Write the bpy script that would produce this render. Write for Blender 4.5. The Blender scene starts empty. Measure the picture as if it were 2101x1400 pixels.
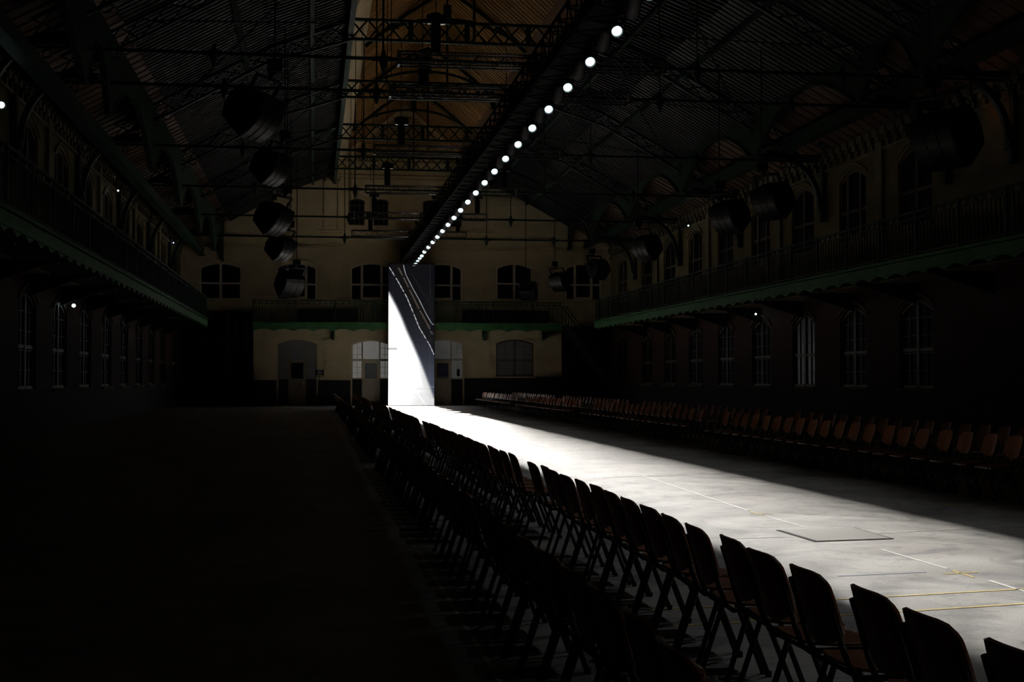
import bpy, bmesh, math, random
from mathutils import Vector, Matrix
random.seed(7)
C = bpy.context.scene.collection
PI = math.pi
R = math.radians
# ------------------------------------------------------------ camera
cam_d = bpy.data.cameras.new('camera'); cam = bpy.data.objects.new('camera', cam_d); C.objects.link(cam)
cam_d.sensor_width = 36.0; cam_d.lens = 2740.0 * 36.0 / 2101.0; cam_d.clip_end = 400; cam_d.clip_start = 0.05
th, ph = math.radians(8.4354), math.radians(1.6097)
F = Vector((math.sin(th)*math.cos(ph), math.cos(th)*math.cos(ph), math.sin(ph)))
Rt = Vector((math.cos(th), -math.sin(th), 0)); U = Rt.cross(F)
cam.matrix_world = Matrix(((Rt.x, U.x, -F.x, 0), (Rt.y, U.y, -F.y, 0), (Rt.z, U.z, -F.z, 1.6), (0, 0, 0, 1)))
bpy.context.scene.camera = cam
# ------------------------------------------------------------ world, exposure
sc = bpy.context.scene
w = bpy.data.worlds.new('night'); sc.world = w; w.use_nodes = True
w.node_tree.nodes['Background'].inputs[0].default_value = (0.02, 0.025, 0.04, 1)
w.node_tree.nodes['Background'].inputs[1].default_value = 0.02
sc.view_settings.view_transform = 'Standard'; sc.view_settings.look = 'None'
sc.view_settings.gamma = 1; sc.view_settings.use_curve_mapping = False
sc.view_settings.exposure = 0.0
# key numbers of the lighting
RUN_X = 5.46          # centre line of the lit strip
LAMP_Z = 8.05
SPOT_W = 2650.0       # each narrow beam, watts
SPILL_W = 46.0       # soft spill round each beam
SPILL_EVERY = 2
ADDED_UPLIGHT_W = 140.0      # warm lamps added to light the roof lantern
FAR_BOOST = 7.5       # the lamps crowd together and burn brighter towards the screen
# key numbers of the hall
XL, XR, YB, YF = -7.85, 18.2, 81.0, -14.0
XC = 5.3
TRUSS_Y = [13.4, 22.9, 32.5, 36.2, 45.7, 55.2, 64.8, 74.2]

# ------------------------------------------------------------ materials
def mat(name, col, rough=0.6, metal=0.0, spec=0.5, emis=None, es=0.0, noise=None, nscale=4.0, stretch=(1, 1, 1), bump=0.0, bscale=60.0):
    m = bpy.data.materials.new(name); m.use_nodes = True
    nt = m.node_tree; b = nt.nodes['Principled BSDF']
    b.inputs['Base Color'].default_value = (*col, 1); b.inputs['Roughness'].default_value = rough
    b.inputs['Metallic'].default_value = metal; b.inputs['Specular IOR Level'].default_value = spec
    if emis: b.inputs['Emission Color'].default_value = (*emis, 1); b.inputs['Emission Strength'].default_value = es
    if noise or bump:
        tc = nt.nodes.new('ShaderNodeTexCoord'); mp = nt.nodes.new('ShaderNodeMapping')
        mp.inputs['Scale'].default_value = stretch; nt.links.new(tc.outputs['Object'], mp.inputs['Vector'])
    if noise:
        n = nt.nodes.new('ShaderNodeTexNoise'); n.inputs['Scale'].default_value = nscale; n.inputs['Detail'].default_value = 6
        nt.links.new(mp.outputs['Vector'], n.inputs['Vector'])
        r = nt.nodes.new('ShaderNodeValToRGB'); r.color_ramp.elements[0].position = 0.3; r.color_ramp.elements[1].position = 0.7
        r.color_ramp.elements[0].color = (*noise, 1); r.color_ramp.elements[1].color = (*col, 1)
        nt.links.new(n.outputs['Fac'], r.inputs['Fac']); nt.links.new(r.outputs['Color'], b.inputs['Base Color'])
    if bump:
        n2 = nt.nodes.new('ShaderNodeTexNoise'); n2.inputs['Scale'].default_value = bscale
        nt.links.new(mp.outputs['Vector'], n2.inputs['Vector'])
        bp = nt.nodes.new('ShaderNodeBump'); bp.inputs['Strength'].default_value = bump
        nt.links.new(n2.outputs['Fac'], bp.inputs['Height']); nt.links.new(bp.outputs['Normal'], b.inputs['Normal'])
    return m

def brick_mat(name, col, dark, rough=0.75, sc_=1.0, axis='XZ', low=None):
    m = bpy.data.materials.new(name); m.use_nodes = True; nt = m.node_tree; b = nt.nodes['Principled BSDF']
    b.inputs['Roughness'].default_value = rough; b.inputs['Specular IOR Level'].default_value = 0.25
    tc = nt.nodes.new('ShaderNodeTexCoord'); sp = nt.nodes.new('ShaderNodeSeparateXYZ'); cb = nt.nodes.new('ShaderNodeCombineXYZ')
    nt.links.new(tc.outputs['Object'], sp.inputs[0]); nt.links.new(sp.outputs[axis[0]], cb.inputs[0]); nt.links.new(sp.outputs[axis[1]], cb.inputs[1])
    br = nt.nodes.new('ShaderNodeTexBrick'); nt.links.new(cb.outputs[0], br.inputs['Vector'])
    br.inputs['Scale'].default_value = sc_; br.inputs['Brick Width'].default_value = 0.25; br.inputs['Row Height'].default_value = 0.08
    br.inputs['Mortar Size'].default_value = 0.006; br.inputs['Color1'].default_value = (*col, 1)
    br.inputs['Color2'].default_value = (*[c*0.93 for c in col], 1); br.inputs['Mortar'].default_value = (*[c*0.8 for c in col], 1)
    n = nt.nodes.new('ShaderNodeTexNoise'); n.inputs['Scale'].default_value = 0.8; n.inputs['Detail'].default_value = 8
    nt.links.new(tc.outputs['Object'], n.inputs['Vector'])
    r = nt.nodes.new('ShaderNodeValToRGB'); r.color_ramp.elements[0].position = 0.35; r.color_ramp.elements[1].position = 0.6
    r.color_ramp.elements[0].color = (*dark, 1); r.color_ramp.elements[1].color = (1, 1, 1, 1)
    nt.links.new(n.outputs['Fac'], r.inputs['Fac'])
    mx = nt.nodes.new('ShaderNodeMix'); mx.data_type = 'RGBA'; mx.blend_type = 'MULTIPLY'; mx.inputs['Factor'].default_value = 1
    nt.links.new(br.outputs['Color'], mx.inputs['A']); nt.links.new(r.outputs['Color'], mx.inputs['B'])
    out = mx.outputs['Result']
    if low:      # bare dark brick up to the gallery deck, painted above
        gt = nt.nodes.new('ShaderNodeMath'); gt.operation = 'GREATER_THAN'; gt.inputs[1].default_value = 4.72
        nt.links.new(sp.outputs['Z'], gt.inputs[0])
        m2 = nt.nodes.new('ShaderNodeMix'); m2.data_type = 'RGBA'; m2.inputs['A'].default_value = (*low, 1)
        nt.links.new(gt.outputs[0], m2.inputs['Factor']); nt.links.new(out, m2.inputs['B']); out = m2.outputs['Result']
    nt.links.new(out, b.inputs['Base Color'])
    return m

M = {}
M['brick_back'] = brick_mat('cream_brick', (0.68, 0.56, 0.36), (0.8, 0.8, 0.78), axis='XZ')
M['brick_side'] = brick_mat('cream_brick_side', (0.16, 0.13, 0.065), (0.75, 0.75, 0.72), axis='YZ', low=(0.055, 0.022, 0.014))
M['brick_low'] = brick_mat('dark_dado_brick', (0.018, 0.018, 0.02), (0.7, 0.7, 0.7), axis='XZ')
M['cream'] = mat('cream_paint', (0.60, 0.49, 0.31), 0.6, noise=(0.48, 0.39, 0.24), nscale=2)
M['cream_dirty'] = mat('old_plaster', (0.62, 0.53, 0.36), 0.7, noise=(0.50, 0.41, 0.27), nscale=3)
M['corbel'] = mat('dark_corbel_brick', (0.17, 0.14, 0.08), 0.8, noise=(0.12, 0.10, 0.06), nscale=3)  # darker tone for the corbels, sills and hoods of the side walls
M['joinery'] = mat('window_joinery', (0.72, 0.62, 0.47), 0.45)
M['joinery_dark'] = mat('old_joinery', (0.09, 0.06, 0.04), 0.5)
M['night_glass'] = mat('night_glass', (0.003, 0.004, 0.008), 0.5, spec=0.04)
M['old_glass'] = mat('old_glass', (0.003, 0.004, 0.004), 0.28, spec=0.12)
M['frosted'] = mat('frosted_pane_glow', (0.8, 0.8, 0.78), 0.5, emis=(0.92, 0.92, 0.88), es=0.085)  # faint glow put into the panes so they read brighter than the wall
M['frosted_mid'] = mat('frosted_pane_glow_dim', (0.6, 0.6, 0.58), 0.5, emis=(0.9, 0.92, 0.95), es=0.02)  # same added glow, weaker, for the panes right of the screen
M['joinery_mid'] = mat('shaded_joinery', (0.20, 0.16, 0.11), 0.5)  # darker copy of the joinery; the unlit door's shade is in this colour
M['frosted_dim'] = mat('grey_pane', (0.16, 0.17, 0.19), 0.4)
M['green'] = mat('green_iron', (0.012, 0.036, 0.021), 0.55, spec=0.25, noise=(0.008, 0.025, 0.016), nscale=3)
M['green_light'] = mat('green_fascia', (0.05, 0.15, 0.055), 0.6, spec=0.2, noise=(0.03, 0.10, 0.04), nscale=2)
M['wood_roof'] = mat('roof_boards', (0.34, 0.19, 0.06), 0.6, noise=(0.20, 0.105, 0.035), nscale=1.2, stretch=(0.4, 4, 0.4))
M['wood_bay'] = mat('bay_boards', (0.16, 0.09, 0.055), 0.6, noise=(0.10, 0.05, 0.035), nscale=1.5, stretch=(0.4, 4, 0.4))
M['dark_roof'] = mat('blackened_roof', (0.02, 0.02, 0.02), 0.6)
M['roof_glass'] = mat('ribbed_roof_glass', (0.042, 0.044, 0.05), 0.35, spec=0.6)
M['slat'] = mat('roof_glazing_bar', (0.010, 0.012, 0.011), 0.6)
M['black'] = mat('black_metal', (0.006, 0.006, 0.0065), 0.6, spec=0.2)
M['black_gloss'] = mat('black_lacquer', (0.006, 0.006, 0.007), 0.4, spec=0.25)
M['truss_black'] = mat('matt_black_truss', (0.0028, 0.0028, 0.003), 0.8, spec=0.08)
M['cable'] = mat('black_cable', (0.003, 0.003, 0.003), 0.35, spec=0.3)
M['alu'] = mat('dull_aluminium', (0.16, 0.16, 0.165), 0.4, metal=0.7)
M['steel'] = mat('bright_steel', (0.6, 0.6, 0.6), 0.3, metal=0.6)
M['housing'] = mat('lamp_housing', (0.10, 0.095, 0.10), 0.5)
M['tube'] = mat('chair_tube', (0.012, 0.011, 0.011), 0.4)
M['ply'] = mat('chair_plywood', (0.37, 0.15, 0.075), 0.32, noise=(0.27, 0.105, 0.052), nscale=5, stretch=(1, 6, 1))
M['drape'] = mat('black_drape', (0.005, 0.005, 0.006), 0.95, spec=0.1)
M['paint_white'] = mat('worn_white_paint', (0.88, 0.87, 0.84), 0.6, noise=(0.58, 0.56, 0.52), nscale=9)
M['tape_yellow'] = mat('yellow_tape', (0.85, 0.64, 0.16), 0.55, noise=(0.62, 0.50, 0.22), nscale=12)
M['blue_mark'] = mat('faded_blue_mark', (0.34, 0.36, 0.44), 0.6)
M['hatch'] = mat('hatch_plate', (0.31, 0.29, 0.26), 0.65, noise=(0.25, 0.235, 0.21), nscale=90)
M['gap'] = mat('dark_joint', (0.02, 0.018, 0.015), 0.9)
M['poster'] = mat('blue_poster', (0.012, 0.022, 0.10), 0.4)
M['poster_text'] = mat('poster_text', (0.08, 0.09, 0.20), 0.5)
M['lens'] = mat('lit_lens', (0.9, 0.95, 1), 0.3, emis=(0.72, 0.95, 1.0), es=1.5)
M['led'] = mat('small_led', (0.8, 1, 0.95), 0.3, emis=(0.7, 1.0, 0.9), es=7.0)
M['led_orange'] = mat('orange_led', (1, 0.5, 0.1), 0.3, emis=(1, 0.30, 0.05), es=9.0)
M['led_blue'] = mat('blue_led', (0.3, 0.4, 1), 0.3, emis=(0.3, 0.4, 1.0), es=6.0)

def floor_material():
    m = bpy.data.materials.new('worn_concrete'); m.use_nodes = True; nt = m.node_tree; b = nt.nodes['Principled BSDF']
    tc = nt.nodes.new('ShaderNodeTexCoord')
    def nz(scale, st, det=7, dist=0.0):
        mp = nt.nodes.new('ShaderNodeMapping'); mp.inputs['Scale'].default_value = st
        nt.links.new(tc.outputs['Object'], mp.inputs['Vector'])
        n = nt.nodes.new('ShaderNodeTexNoise'); n.inputs['Scale'].default_value = scale; n.inputs['Detail'].default_value = det
        n.inputs['Distortion'].default_value = dist
        nt.links.new(mp.outputs['Vector'], n.inputs['Vector']); return n
    def ramp(n, a, ca, bb, cb):
        r = nt.nodes.new('ShaderNodeValToRGB'); r.color_ramp.elements[0].position = a; r.color_ramp.elements[1].position = bb
        r.color_ramp.elements[0].color = (*ca, 1); r.color_ramp.elements[1].color = (*cb, 1)
        nt.links.new(n.outputs['Fac'], r.inputs['Fac']); return r.outputs['Color']
    def mul(x, y):
        mx = nt.nodes.new('ShaderNodeMix'); mx.data_type = 'RGBA'; mx.blend_type = 'MULTIPLY'; mx.inputs['Factor'].default_value = 1
        nt.links.new(x, mx.inputs['A']); nt.links.new(y, mx.inputs['B']); return mx.outputs['Result']
    big = ramp(nz(0.55, (1, 1, 1), 8, 0.4), 0.36, (0.35, 0.33, 0.305), 0.60, (0.50, 0.475, 0.44))
    streak = ramp(nz(0.9, (1.0, 1.1, 1), 9, 3.0), 0.36, (0.70, 0.70, 0.73), 0.50, (1, 1, 1))
    scuff = ramp(nz(3.6, (1.0, 1.0, 1), 9, 2.0), 0.32, (0.74, 0.73, 0.72), 0.44, (1, 1, 1))
    fine = ramp(nz(38, (1, 1, 1), 4), 0.36, (0.88, 0.88, 0.88), 0.6, (1.03, 1.03, 1.03))
    col = mul(mul(mul(big, streak), scuff), fine)
    nt.links.new(col, b.inputs['Base Color'])
    rr = nt.nodes.new('ShaderNodeMapRange'); rr.inputs['To Min'].default_value = 0.42; rr.inputs['To Max'].default_value = 0.72
    nt.links.new(nz(2.0, (1, 2, 1)).outputs['Fac'], rr.inputs['Value']); nt.links.new(rr.outputs['Result'], b.inputs['Roughness'])
    b.inputs['Specular IOR Level'].default_value = 0.35
    bp = nt.nodes.new('ShaderNodeBump'); bp.inputs['Strength'].default_value = 0.12; bp.inputs['Distance'].default_value = 0.02
    nt.links.new(nz(25, (1, 1, 1)).outputs['Fac'], bp.inputs['Height']); nt.links.new(bp.outputs['Normal'], b.inputs['Normal'])
    return m
M['floor'] = floor_material()

# ------------------------------------------------------------ mesh helper
class MB:
    def __init__(s): s.v = []; s.f = []; s.mi = []; s.cur = 0; s.sm = []
    def quad(s, pts, smooth=False):
        n = len(s.v); s.v += [tuple(p) for p in pts]; s.f.append(tuple(range(n, n+len(pts)))); s.mi.append(s.cur); s.sm.append(smooth)
    def box(s, x0, y0, z0, x1, y1, z1):
        n = len(s.v)
        s.v += [(x0,y0,z0),(x1,y0,z0),(x1,y1,z0),(x0,y1,z0),(x0,y0,z1),(x1,y0,z1),(x1,y1,z1),(x0,y1,z1)]
        for f in ((0,3,2,1),(4,5,6,7),(0,1,5,4),(1,2,6,5),(2,3,7,6),(3,0,4,7)):
            s.f.append(tuple(n+i for i in f)); s.mi.append(s.cur); s.sm.append(False)
        return s
    def beam(s, a, b, w=0.05, h=None):
        a, b = Vector(a), Vector(b); h = h or w; d = (b-a).normalized()
        up = Vector((0,0,1)) if abs(d.z) < 0.9 else Vector((1,0,0))
        r = d.cross(up).normalized(); u = r.cross(d)
        n = len(s.v)
        for p in (a, b):
            for i, j in ((-1,-1),(1,-1),(1,1),(-1,1)): s.v.append(tuple(p + r*(w/2*i) + u*(h/2*j)))
        for f in ((0,1,2,3),(7,6,5,4),(0,4,5,1),(1,5,6,2),(2,6,7,3),(3,7,4,0)):
            s.f.append(tuple(n+i for i in f)); s.mi.append(s.cur); s.sm.append(False)
        return s
    def tube(s, path, r, n=8, caps=True, sx=1.0):
        P = [Vector(p) for p in path]; k0 = len(s.v)
        if not hasattr(r, '__len__'): r = [r]*len(P)
        ref = None
        for i, p in enumerate(P):
            d = (P[min(i+1, len(P)-1)] - P[max(i-1, 0)]).normalized()
            if ref is None:
                ref = Vector((0,0,1)) if abs(d.z) < 0.9 else Vector((1,0,0))
            a = d.cross(ref).normalized(); b = a.cross(d).normalized(); ref = b
            for j in range(n):
                t = 2*PI*j/n; s.v.append(tuple(p + a*(math.cos(t)*r[i]*sx) + b*(math.sin(t)*r[i])))
        for i in range(len(P)-1):
            for j in range(n):
                s.f.append((k0+i*n+j, k0+i*n+(j+1)%n, k0+(i+1)*n+(j+1)%n, k0+(i+1)*n+j)); s.mi.append(s.cur); s.sm.append(True)
        if caps:
            s.f.append(tuple(k0+j for j in range(n-1,-1,-1))); s.mi.append(s.cur); s.sm.append(False)
            e = k0+(len(P)-1)*n; s.f.append(tuple(e+j for j in range(n))); s.mi.append(s.cur); s.sm.append(False)
        return s
    def prism(s, poly, off):
        """poly: list of 3D points, extruded by vector off"""
        n = len(s.v); k = len(poly); off = Vector(off)
        s.v += [tuple(p) for p in poly] + [tuple(Vector(p)+off) for p in poly]
        s.f.append(tuple(range(n+k-1, n-1, -1))); s.mi.append(s.cur); s.sm.append(False)
        s.f.append(tuple(range(n+k, n+2*k))); s.mi.append(s.cur); s.sm.append(False)
        for i in range(k):
            j = (i+1) % k; s.f.append((n+i, n+j, n+k+j, n+k+i)); s.mi.append(s.cur); s.sm.append(False)
        return s
    def add(s, o, mtx=None):
        n = len(s.v); s.v += [tuple(mtx @ Vector(p)) if mtx else p for p in o.v]
        s.f += [tuple(n+i for i in f) for f in o.f]; s.mi += [s.cur]*len(o.f); s.sm += o.sm
        return s
    def mesh(s, name, mats, origin=(0,0,0)):
        me = bpy.data.meshes.new(name); ox, oy, oz = origin
        me.from_pydata([(x-ox, y-oy, z-oz) for x, y, z in s.v], [], s.f)
        if not isinstance(mats, (list, tuple)): mats = [mats]
        for m in mats: me.materials.append(m)
        me.polygons.foreach_set('material_index', s.mi); me.polygons.foreach_set('use_smooth', s.sm)
        bm = bmesh.new(); bm.from_mesh(me); bmesh.ops.recalc_face_normals(bm, faces=bm.faces); bm.to_mesh(me); bm.free()
        me.update(); return me
    def build(s, name, mats, parent=None, origin=None):
        """world coordinates; the object's origin goes to `origin`"""
        po = Vector((0,0,0)); p = parent
        while p: po += p.location; p = p.parent
        org = Vector(origin) if origin else po
        o = bpy.data.objects.new(name, s.mesh(name, mats, org)); C.objects.link(o)
        o.parent = parent; o.location = org - po
        return o
def tag(o, label=None, cat=None, group=None, kind=None):
    if label: o['label'] = label
    if cat: o['category'] = cat
    if group: o['group'] = group
    if kind: o['kind'] = kind
    return o
def empty(name, loc, label=None, cat=None, group=None, kind=None):
    o = bpy.data.objects.new(name, None); C.objects.link(o); o.location = loc; o.empty_display_size = 0.2
    return tag(o, label, cat, group, kind)
def copy_tree(o, parent=None):
    c = o.copy(); C.objects.link(c); c.parent = parent
    for ch in list(KIDS.get(o.name, [])): pass
    for ch in [x for x in o.children]: copy_tree(ch, c)
    return c
KIDS = {}
ONES = 'zeroth first second third fourth fifth sixth seventh eighth ninth tenth eleventh twelfth thirteenth fourteenth fifteenth sixteenth seventeenth eighteenth nineteenth'.split()
TENS = {2:'twent',3:'thirt',4:'fort',5:'fift',6:'sixt',7:'sevent',8:'eight',9:'ninet'}
def ordinal(n):
    if n < 20: return ONES[n]
    t, u = divmod(n, 10)
    return TENS[t]+'ieth' if u == 0 else TENS[t]+'y-'+ONES[u]

# ------------------------------------------------------------ setting: floor
fl = MB(); fl.box(XL-0.6, YF-0.4, -0.3, XR+0.6, YB+0.4, 0.0)
tag(fl.build('floor', M['floor']), 'worn grey concrete floor of the hall', kind='structure')

# ------------------------------------------------------------ setting: walls with real openings
def arch_pts(u0, u1, v0, v1, rise, n=10):
    """outline of a segmental arched opening (counter clockwise): v1 = crown height"""
    c = (u0+u1)/2; h = (u1-u0)/2
    pts = [(u0, v0), (u1, v0)]
    for i in range(n+1):
        t = 1 - 2*i/n; pts.append((c + h*t, v1 - rise*t*t))
    return pts
BACK, RIGHT, LEFT = 'back', 'right', 'left'
def wp(side, u, v, d):
    """point on a wall: u along it, v up, d out into the room"""
    if side == BACK: return (u, YB-d, v)
    if side == RIGHT: return (XR-d, u, v)
    return (XL+d, u, v)
def cut_wall(name, mb, cutter, mats, label):
    o = mb.build(name, mats); c = cutter.build('cut', mats)
    md = o.modifiers.new('b', 'BOOLEAN'); md.object = c; md.operation = 'DIFFERENCE'; md.solver = 'EXACT'
    dg = bpy.context.evaluated_depsgraph_get(); dg.update()
    me = bpy.data.meshes.new_from_object(o.evaluated_get(dg)); o.modifiers.clear(); o.data = me
    bpy.data.objects.remove(c)
    return tag(o, label, kind='structure')

# openings: (u0,u1,v0,v1,rise,kind)
UP_BACK = [(-6.72,-4.30,6.30,8.50,0.26,'two'), (-2.25,0.16,6.30,8.55,0.28,'three'), (2.16,4.72,6.30,8.60,0.30,'three'),
           (6.50,8.94,6.30,8.62,0.30,'three'), (11.03,13.28,6.42,8.68,0.28,'two'), (15.34,17.6,6.42,8.72,0.26,'three')]
GABLE = [(2.09,3.0,10.87,12.48,0.12,'grid'), (3.52,4.44,10.87,12.48,0.12,'grid'), (6.53,7.43,10.87,12.48,0.12,'grid'), (7.98,8.90,10.87,12.48,0.12,'grid')]
LOW_BACK = [(-2.14,0.18,0.0,3.92,0.25,'door_dim'), (2.24,4.60,0.0,3.94,0.26,'door_left'), (6.60,9.02,0.0,4.0,0.26,'door_right'),
            (11.03,13.35,1.72,4.0,0.25,'dark_low')]
def side_windows():
    up, low = [], []
    ys = [TRUSS_Y[0]-9.5, TRUSS_Y[0], TRUSS_Y[1], 36.2-3.6] + TRUSS_Y[3:] + [81.0]
    ys = [-5.0, 4.2, 13.4, 22.9, 36.2-3.7, 36.2] + [45.7, 55.2, 64.8, 74.2]
    for a, b in ((-5.3,4.0),(4.0,13.4),(13.4,22.9),(22.9,32.5),(36.2,45.7),(45.7,55.2),(55.2,64.8),(64.8,74.2)):
        m = (a+b)/2
        for s in (-1, 1):
            y = m + s*2.4
            up.append((y-1.15, y+1.15, 6.3, 8.75, 0.35, 'two' if s < 0 else 'three'))
            low.append((y-1.15, y+1.15, 1.3, 4.0, 0.35, 'dark_low'))
    up.append((76.6, 78.9, 6.3, 8.75, 0.35, 'two')); low.append((76.6, 78.9, 1.3, 4.0, 0.35, 'dark_low'))
    return up, low
UP_SIDE, LOW_SIDE = side_windows()
def cutter_for(side, wins):
    mb = MB()
    for (u0,u1,v0,v1,r,k) in wins:
        poly = [wp(side, u, max(v, 0.0)-(0.05 if v <= 0 else 0), 0.3) for u, v in arch_pts(u0,u1,v0,v1,r)]
        off = {BACK:(0,0.48,0), RIGHT:(0.48,0,0), LEFT:(-0.48,0,0)}[side]
        mb.prism(poly, off)
    return mb
RIDGE = (5.45, 18.3)
def roof_z(x):
    """main roof underside (outside the lantern)"""
    s = abs(x - XC); half_l = XC - XL; 
    pts = [(4.1, 14.0), (6.9, 12.9), (13.2, 9.45)]
    if s <= 4.1: return 14.0
    for (a, za), (b, zb) in zip(pts, pts[1:]):
        if s <= b: return za + (zb-za)*(s-a)/(b-a)
    return 9.4
# back wall
mb = MB()
prof = [(XL-0.4, -0.3), (XR+0.9, -0.3), (XR+0.9, roof_z(XR)+0.1), (12.2, 12.95), (9.6, 14.1), (9.1, 15.6), (RIDGE[0], RIDGE[1]+0.1), (1.8, 15.6), (1.1, 14.1), (-1.6, 12.95), (XL-0.4, roof_z(XL)+0.1)]
mb.prism([(x, YB, z) for x, z in prof], (0, 0.5, 0))
cut_wall('wall_back', mb, cutter_for(BACK, UP_BACK+GABLE+LOW_BACK), M['brick_back'], 'cream painted brick end wall with gable')
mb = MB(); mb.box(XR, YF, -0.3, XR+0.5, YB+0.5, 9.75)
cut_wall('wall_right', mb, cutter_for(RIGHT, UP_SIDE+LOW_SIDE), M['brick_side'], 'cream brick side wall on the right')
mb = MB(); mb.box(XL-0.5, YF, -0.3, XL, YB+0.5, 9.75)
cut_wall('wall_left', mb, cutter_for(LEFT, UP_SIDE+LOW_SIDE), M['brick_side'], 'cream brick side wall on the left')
mb = MB(); mb.prism([(x, YF, z) for x, z in prof], (0, -0.5, 0))
tag(mb.build('wall_front', M['brick_back']), 'end wall behind the viewer', kind='structure')
# dark dado bands
tn = [0]
def trim(mb, m, label):
    tn[0] += 1
    return tag(mb.build('trim_%d' % tn[0], m), label, kind='structure')
mb = MB(); segs = [(XL, -2.2, 1.5), (0.24, 2.18, 1.5), (4.66, 6.54, 1.62), (9.08, 10.9, 1.62), (10.9, XR, 1.70)]
for a, b, h in segs: mb.box(a, YB-0.05, 0, b, YB-0.002, h)
trim(mb, M['brick_low'], 'dark brick dado along the foot of the end wall')
for side, x in ((RIGHT, XR), (LEFT, XL)):
    mb = MB(); mb.box(x-(0.05 if side == RIGHT else 0), YF, 0, x+(0 if side == RIGHT else 0.05), YB-0.06, 1.25)
    trim(mb, M['brick_low'], 'dark dado along the %s wall' % side)
# string courses, cornices and frieze on the back wall
mb = MB()
for z, d, h in ((9.42, 0.10, 0.10), (9.66, 0.07, 0.07), (10.02, 0.12, 0.10)): mb.box(XL, YB-d, z, XR+0.2, YB+0.01, z+h)
trim(mb, M['cream'], 'string courses across the end wall above the windows')
mb = MB(); mb.box(1.5, YB-0.14, 13.78, 9.4, YB+0.01, 13.9); mb.box(1.5, YB-0.08, 13.62, 9.4, YB+0.01, 13.70)
for i in range(11):
    x = 1.9 + i*0.72
    for a in range(7):
        t0, t1 = PI*a/7, PI*(a+1)/7
        mb.beam((x-0.24*math.cos(t0), YB-0.09, 14.45-0.20*math.sin(t0)), (x-0.24*math.cos(t1), YB-0.09, 14.45-0.20*math.sin(t1)), 0.16, 0.07)
    mb.box(x+0.27, YB-0.16, 14.42, x+0.45, YB+0.01, 14.62)
mb.box(1.5, YB-0.18, 14.62, 9.4, YB+0.01, 14.72)
trim(mb, M['cream'], 'arched corbel frieze across the gable')
mb = MB()
for x0, x1 in ((0.55, 1.5), (9.6, 10.55)):
    mb.box(x0-0.3, YB-0.22, 10.55, x1+0.3, YB+0.01, 10.66); mb.box(x0-0.15, YB-0.18, 10.38, x1+0.15, YB+0.01, 10.5)
    mb.box(x0, YB-0.12, 10.66, x0+0.12, YB+0.01, 13.6); mb.box(x1-0.12, YB-0.12, 10.66, x1, YB+0.01, 13.6)
    mb.box(x0, YB-0.12, 13.5, x1, YB+0.01, 13.6)
    for q in (x0+0.05, x1-0.25): mb.box(q, YB-0.12, 9.78, q+0.2, YB+0.01, 10.02)
trim(mb, M['cream'], 'panelled pilasters on the gable')
mb = MB()
for i in range(14):
    t0, t1 = PI*i/14, PI*(i+1)/14
    for r, w_ in ((0.80, 0.10), (0.66, 0.05)):
        mb.beam((5.42-r*math.cos(t0), YB-0.05, 10.22+r*math.sin(t0)), (5.42-r*math.cos(t1), YB-0.05, 10.22+r*math.sin(t1)), 0.10, w_)
mb.box(4.5, YB-0.1, 10.14, 6.34, YB+0.01, 10.22)
trim(mb, M['cream'], 'half round arch moulding in the gable centre')
mb = MB()
for x0 in (-0.9, 9.2):
    x1 = x0 + 3.2 if x0 > 0 else x0+1.3
for (x0, x1, z0, z1) in ((-1.6, 0.2, 10.95, 13.0), (10.9, 12.4, 11.0, 12.3)):
    for a in ((x0,z0,x1,z0+0.05),(x0,z1-0.05,x1,z1),(x0,z0,x0+0.05,z1),(x1-0.05,z0,x1,z1)): mb.box(a[0], YB-0.04, a[1], a[2], YB+0.01, a[3])
trim(mb, M['cream'], 'raised panel mouldings on the end wall')
# corbel tables along both side walls
for side in (RIGHT, LEFT):
    mb = MB(); x = XR if side == RIGHT else XL; s = -1 if side == RIGHT else 1
    def bb(d, y0, z0, y1, z1): mb.box(min(x, x+s*d), y0, z0, max(x, x+s*d), y1, z1)
    bb(0.10, YF, 9.0, YB, 9.07); bb(0.14, YF, 9.62, YB, 9.75)
    y = 3.0
    while y < YB-0.3:
        bb(0.10, y, 9.07, y+0.16, 9.35); bb(0.17, y, 9.28, y+0.3, 9.5); bb(0.22, y, 9.46, y+0.42, 9.62); y += 0.62
    for Y in TRUSS_Y[1:]:
        for dy in (-4.75,) if Y > 36.3 or Y == 22.9 else ():
            bb(0.12, Y+dy-0.25, 5.2, Y+dy+0.25, 9.6)
    trim(mb, M['corbel'], 'brick corbel table under the %s eave' % side)
# rendered panels on the lower end wall (between the doors)
mb = MB()
for a, b in ((-3.35, -2.6), (0.65, 1.95), (9.35, 10.75), (13.65, 14.9)):
    mb.box(a, YB-0.07, 1.72, b, YB+0.01, 3.98)
trim(mb, M['brick_back'], 'shallow piers between the ground floor openings')

# ------------------------------------------------------------ windows and doors
wn = [0]; dn = [0]
def band(mb, side, u0, u1, v0, v1, rise, w_, d0, d1, sill=True, n=10):
    """frame following the arched opening"""
    A = arch_pts(u0, u1, v0, v1, rise, n); B = arch_pts(u0+w_, u1-w_, v0+(w_ if sill else 0), v1-w_, rise*(1-2*w_/(u1-u0)), n)
    k = len(A)
    for i in range(k):
        j = (i+1) % k
        if not sill and i == 0: continue
        mb.prism([wp(side,*A[i],d0), wp(side,*A[j],d0), wp(side,*B[j],d0), wp(side,*B[i],d0)], Vector(wp(side,0,0,d1))-Vector(wp(side,0,0,d0)))
def wbox(mb, side, u0, u1, v0, v1, d0, d1):
    a, b = wp(side, u0, v0, d0), wp(side, u1, v1, d1)
    mb.box(*[min(a[i], b[i]) for i in range(3)], *[max(a[i], b[i]) for i in range(3)])
def archz(u, u0, u1, v1, rise): return v1 - rise*((2*u-u0-u1)/(u1-u0))**2
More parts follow.
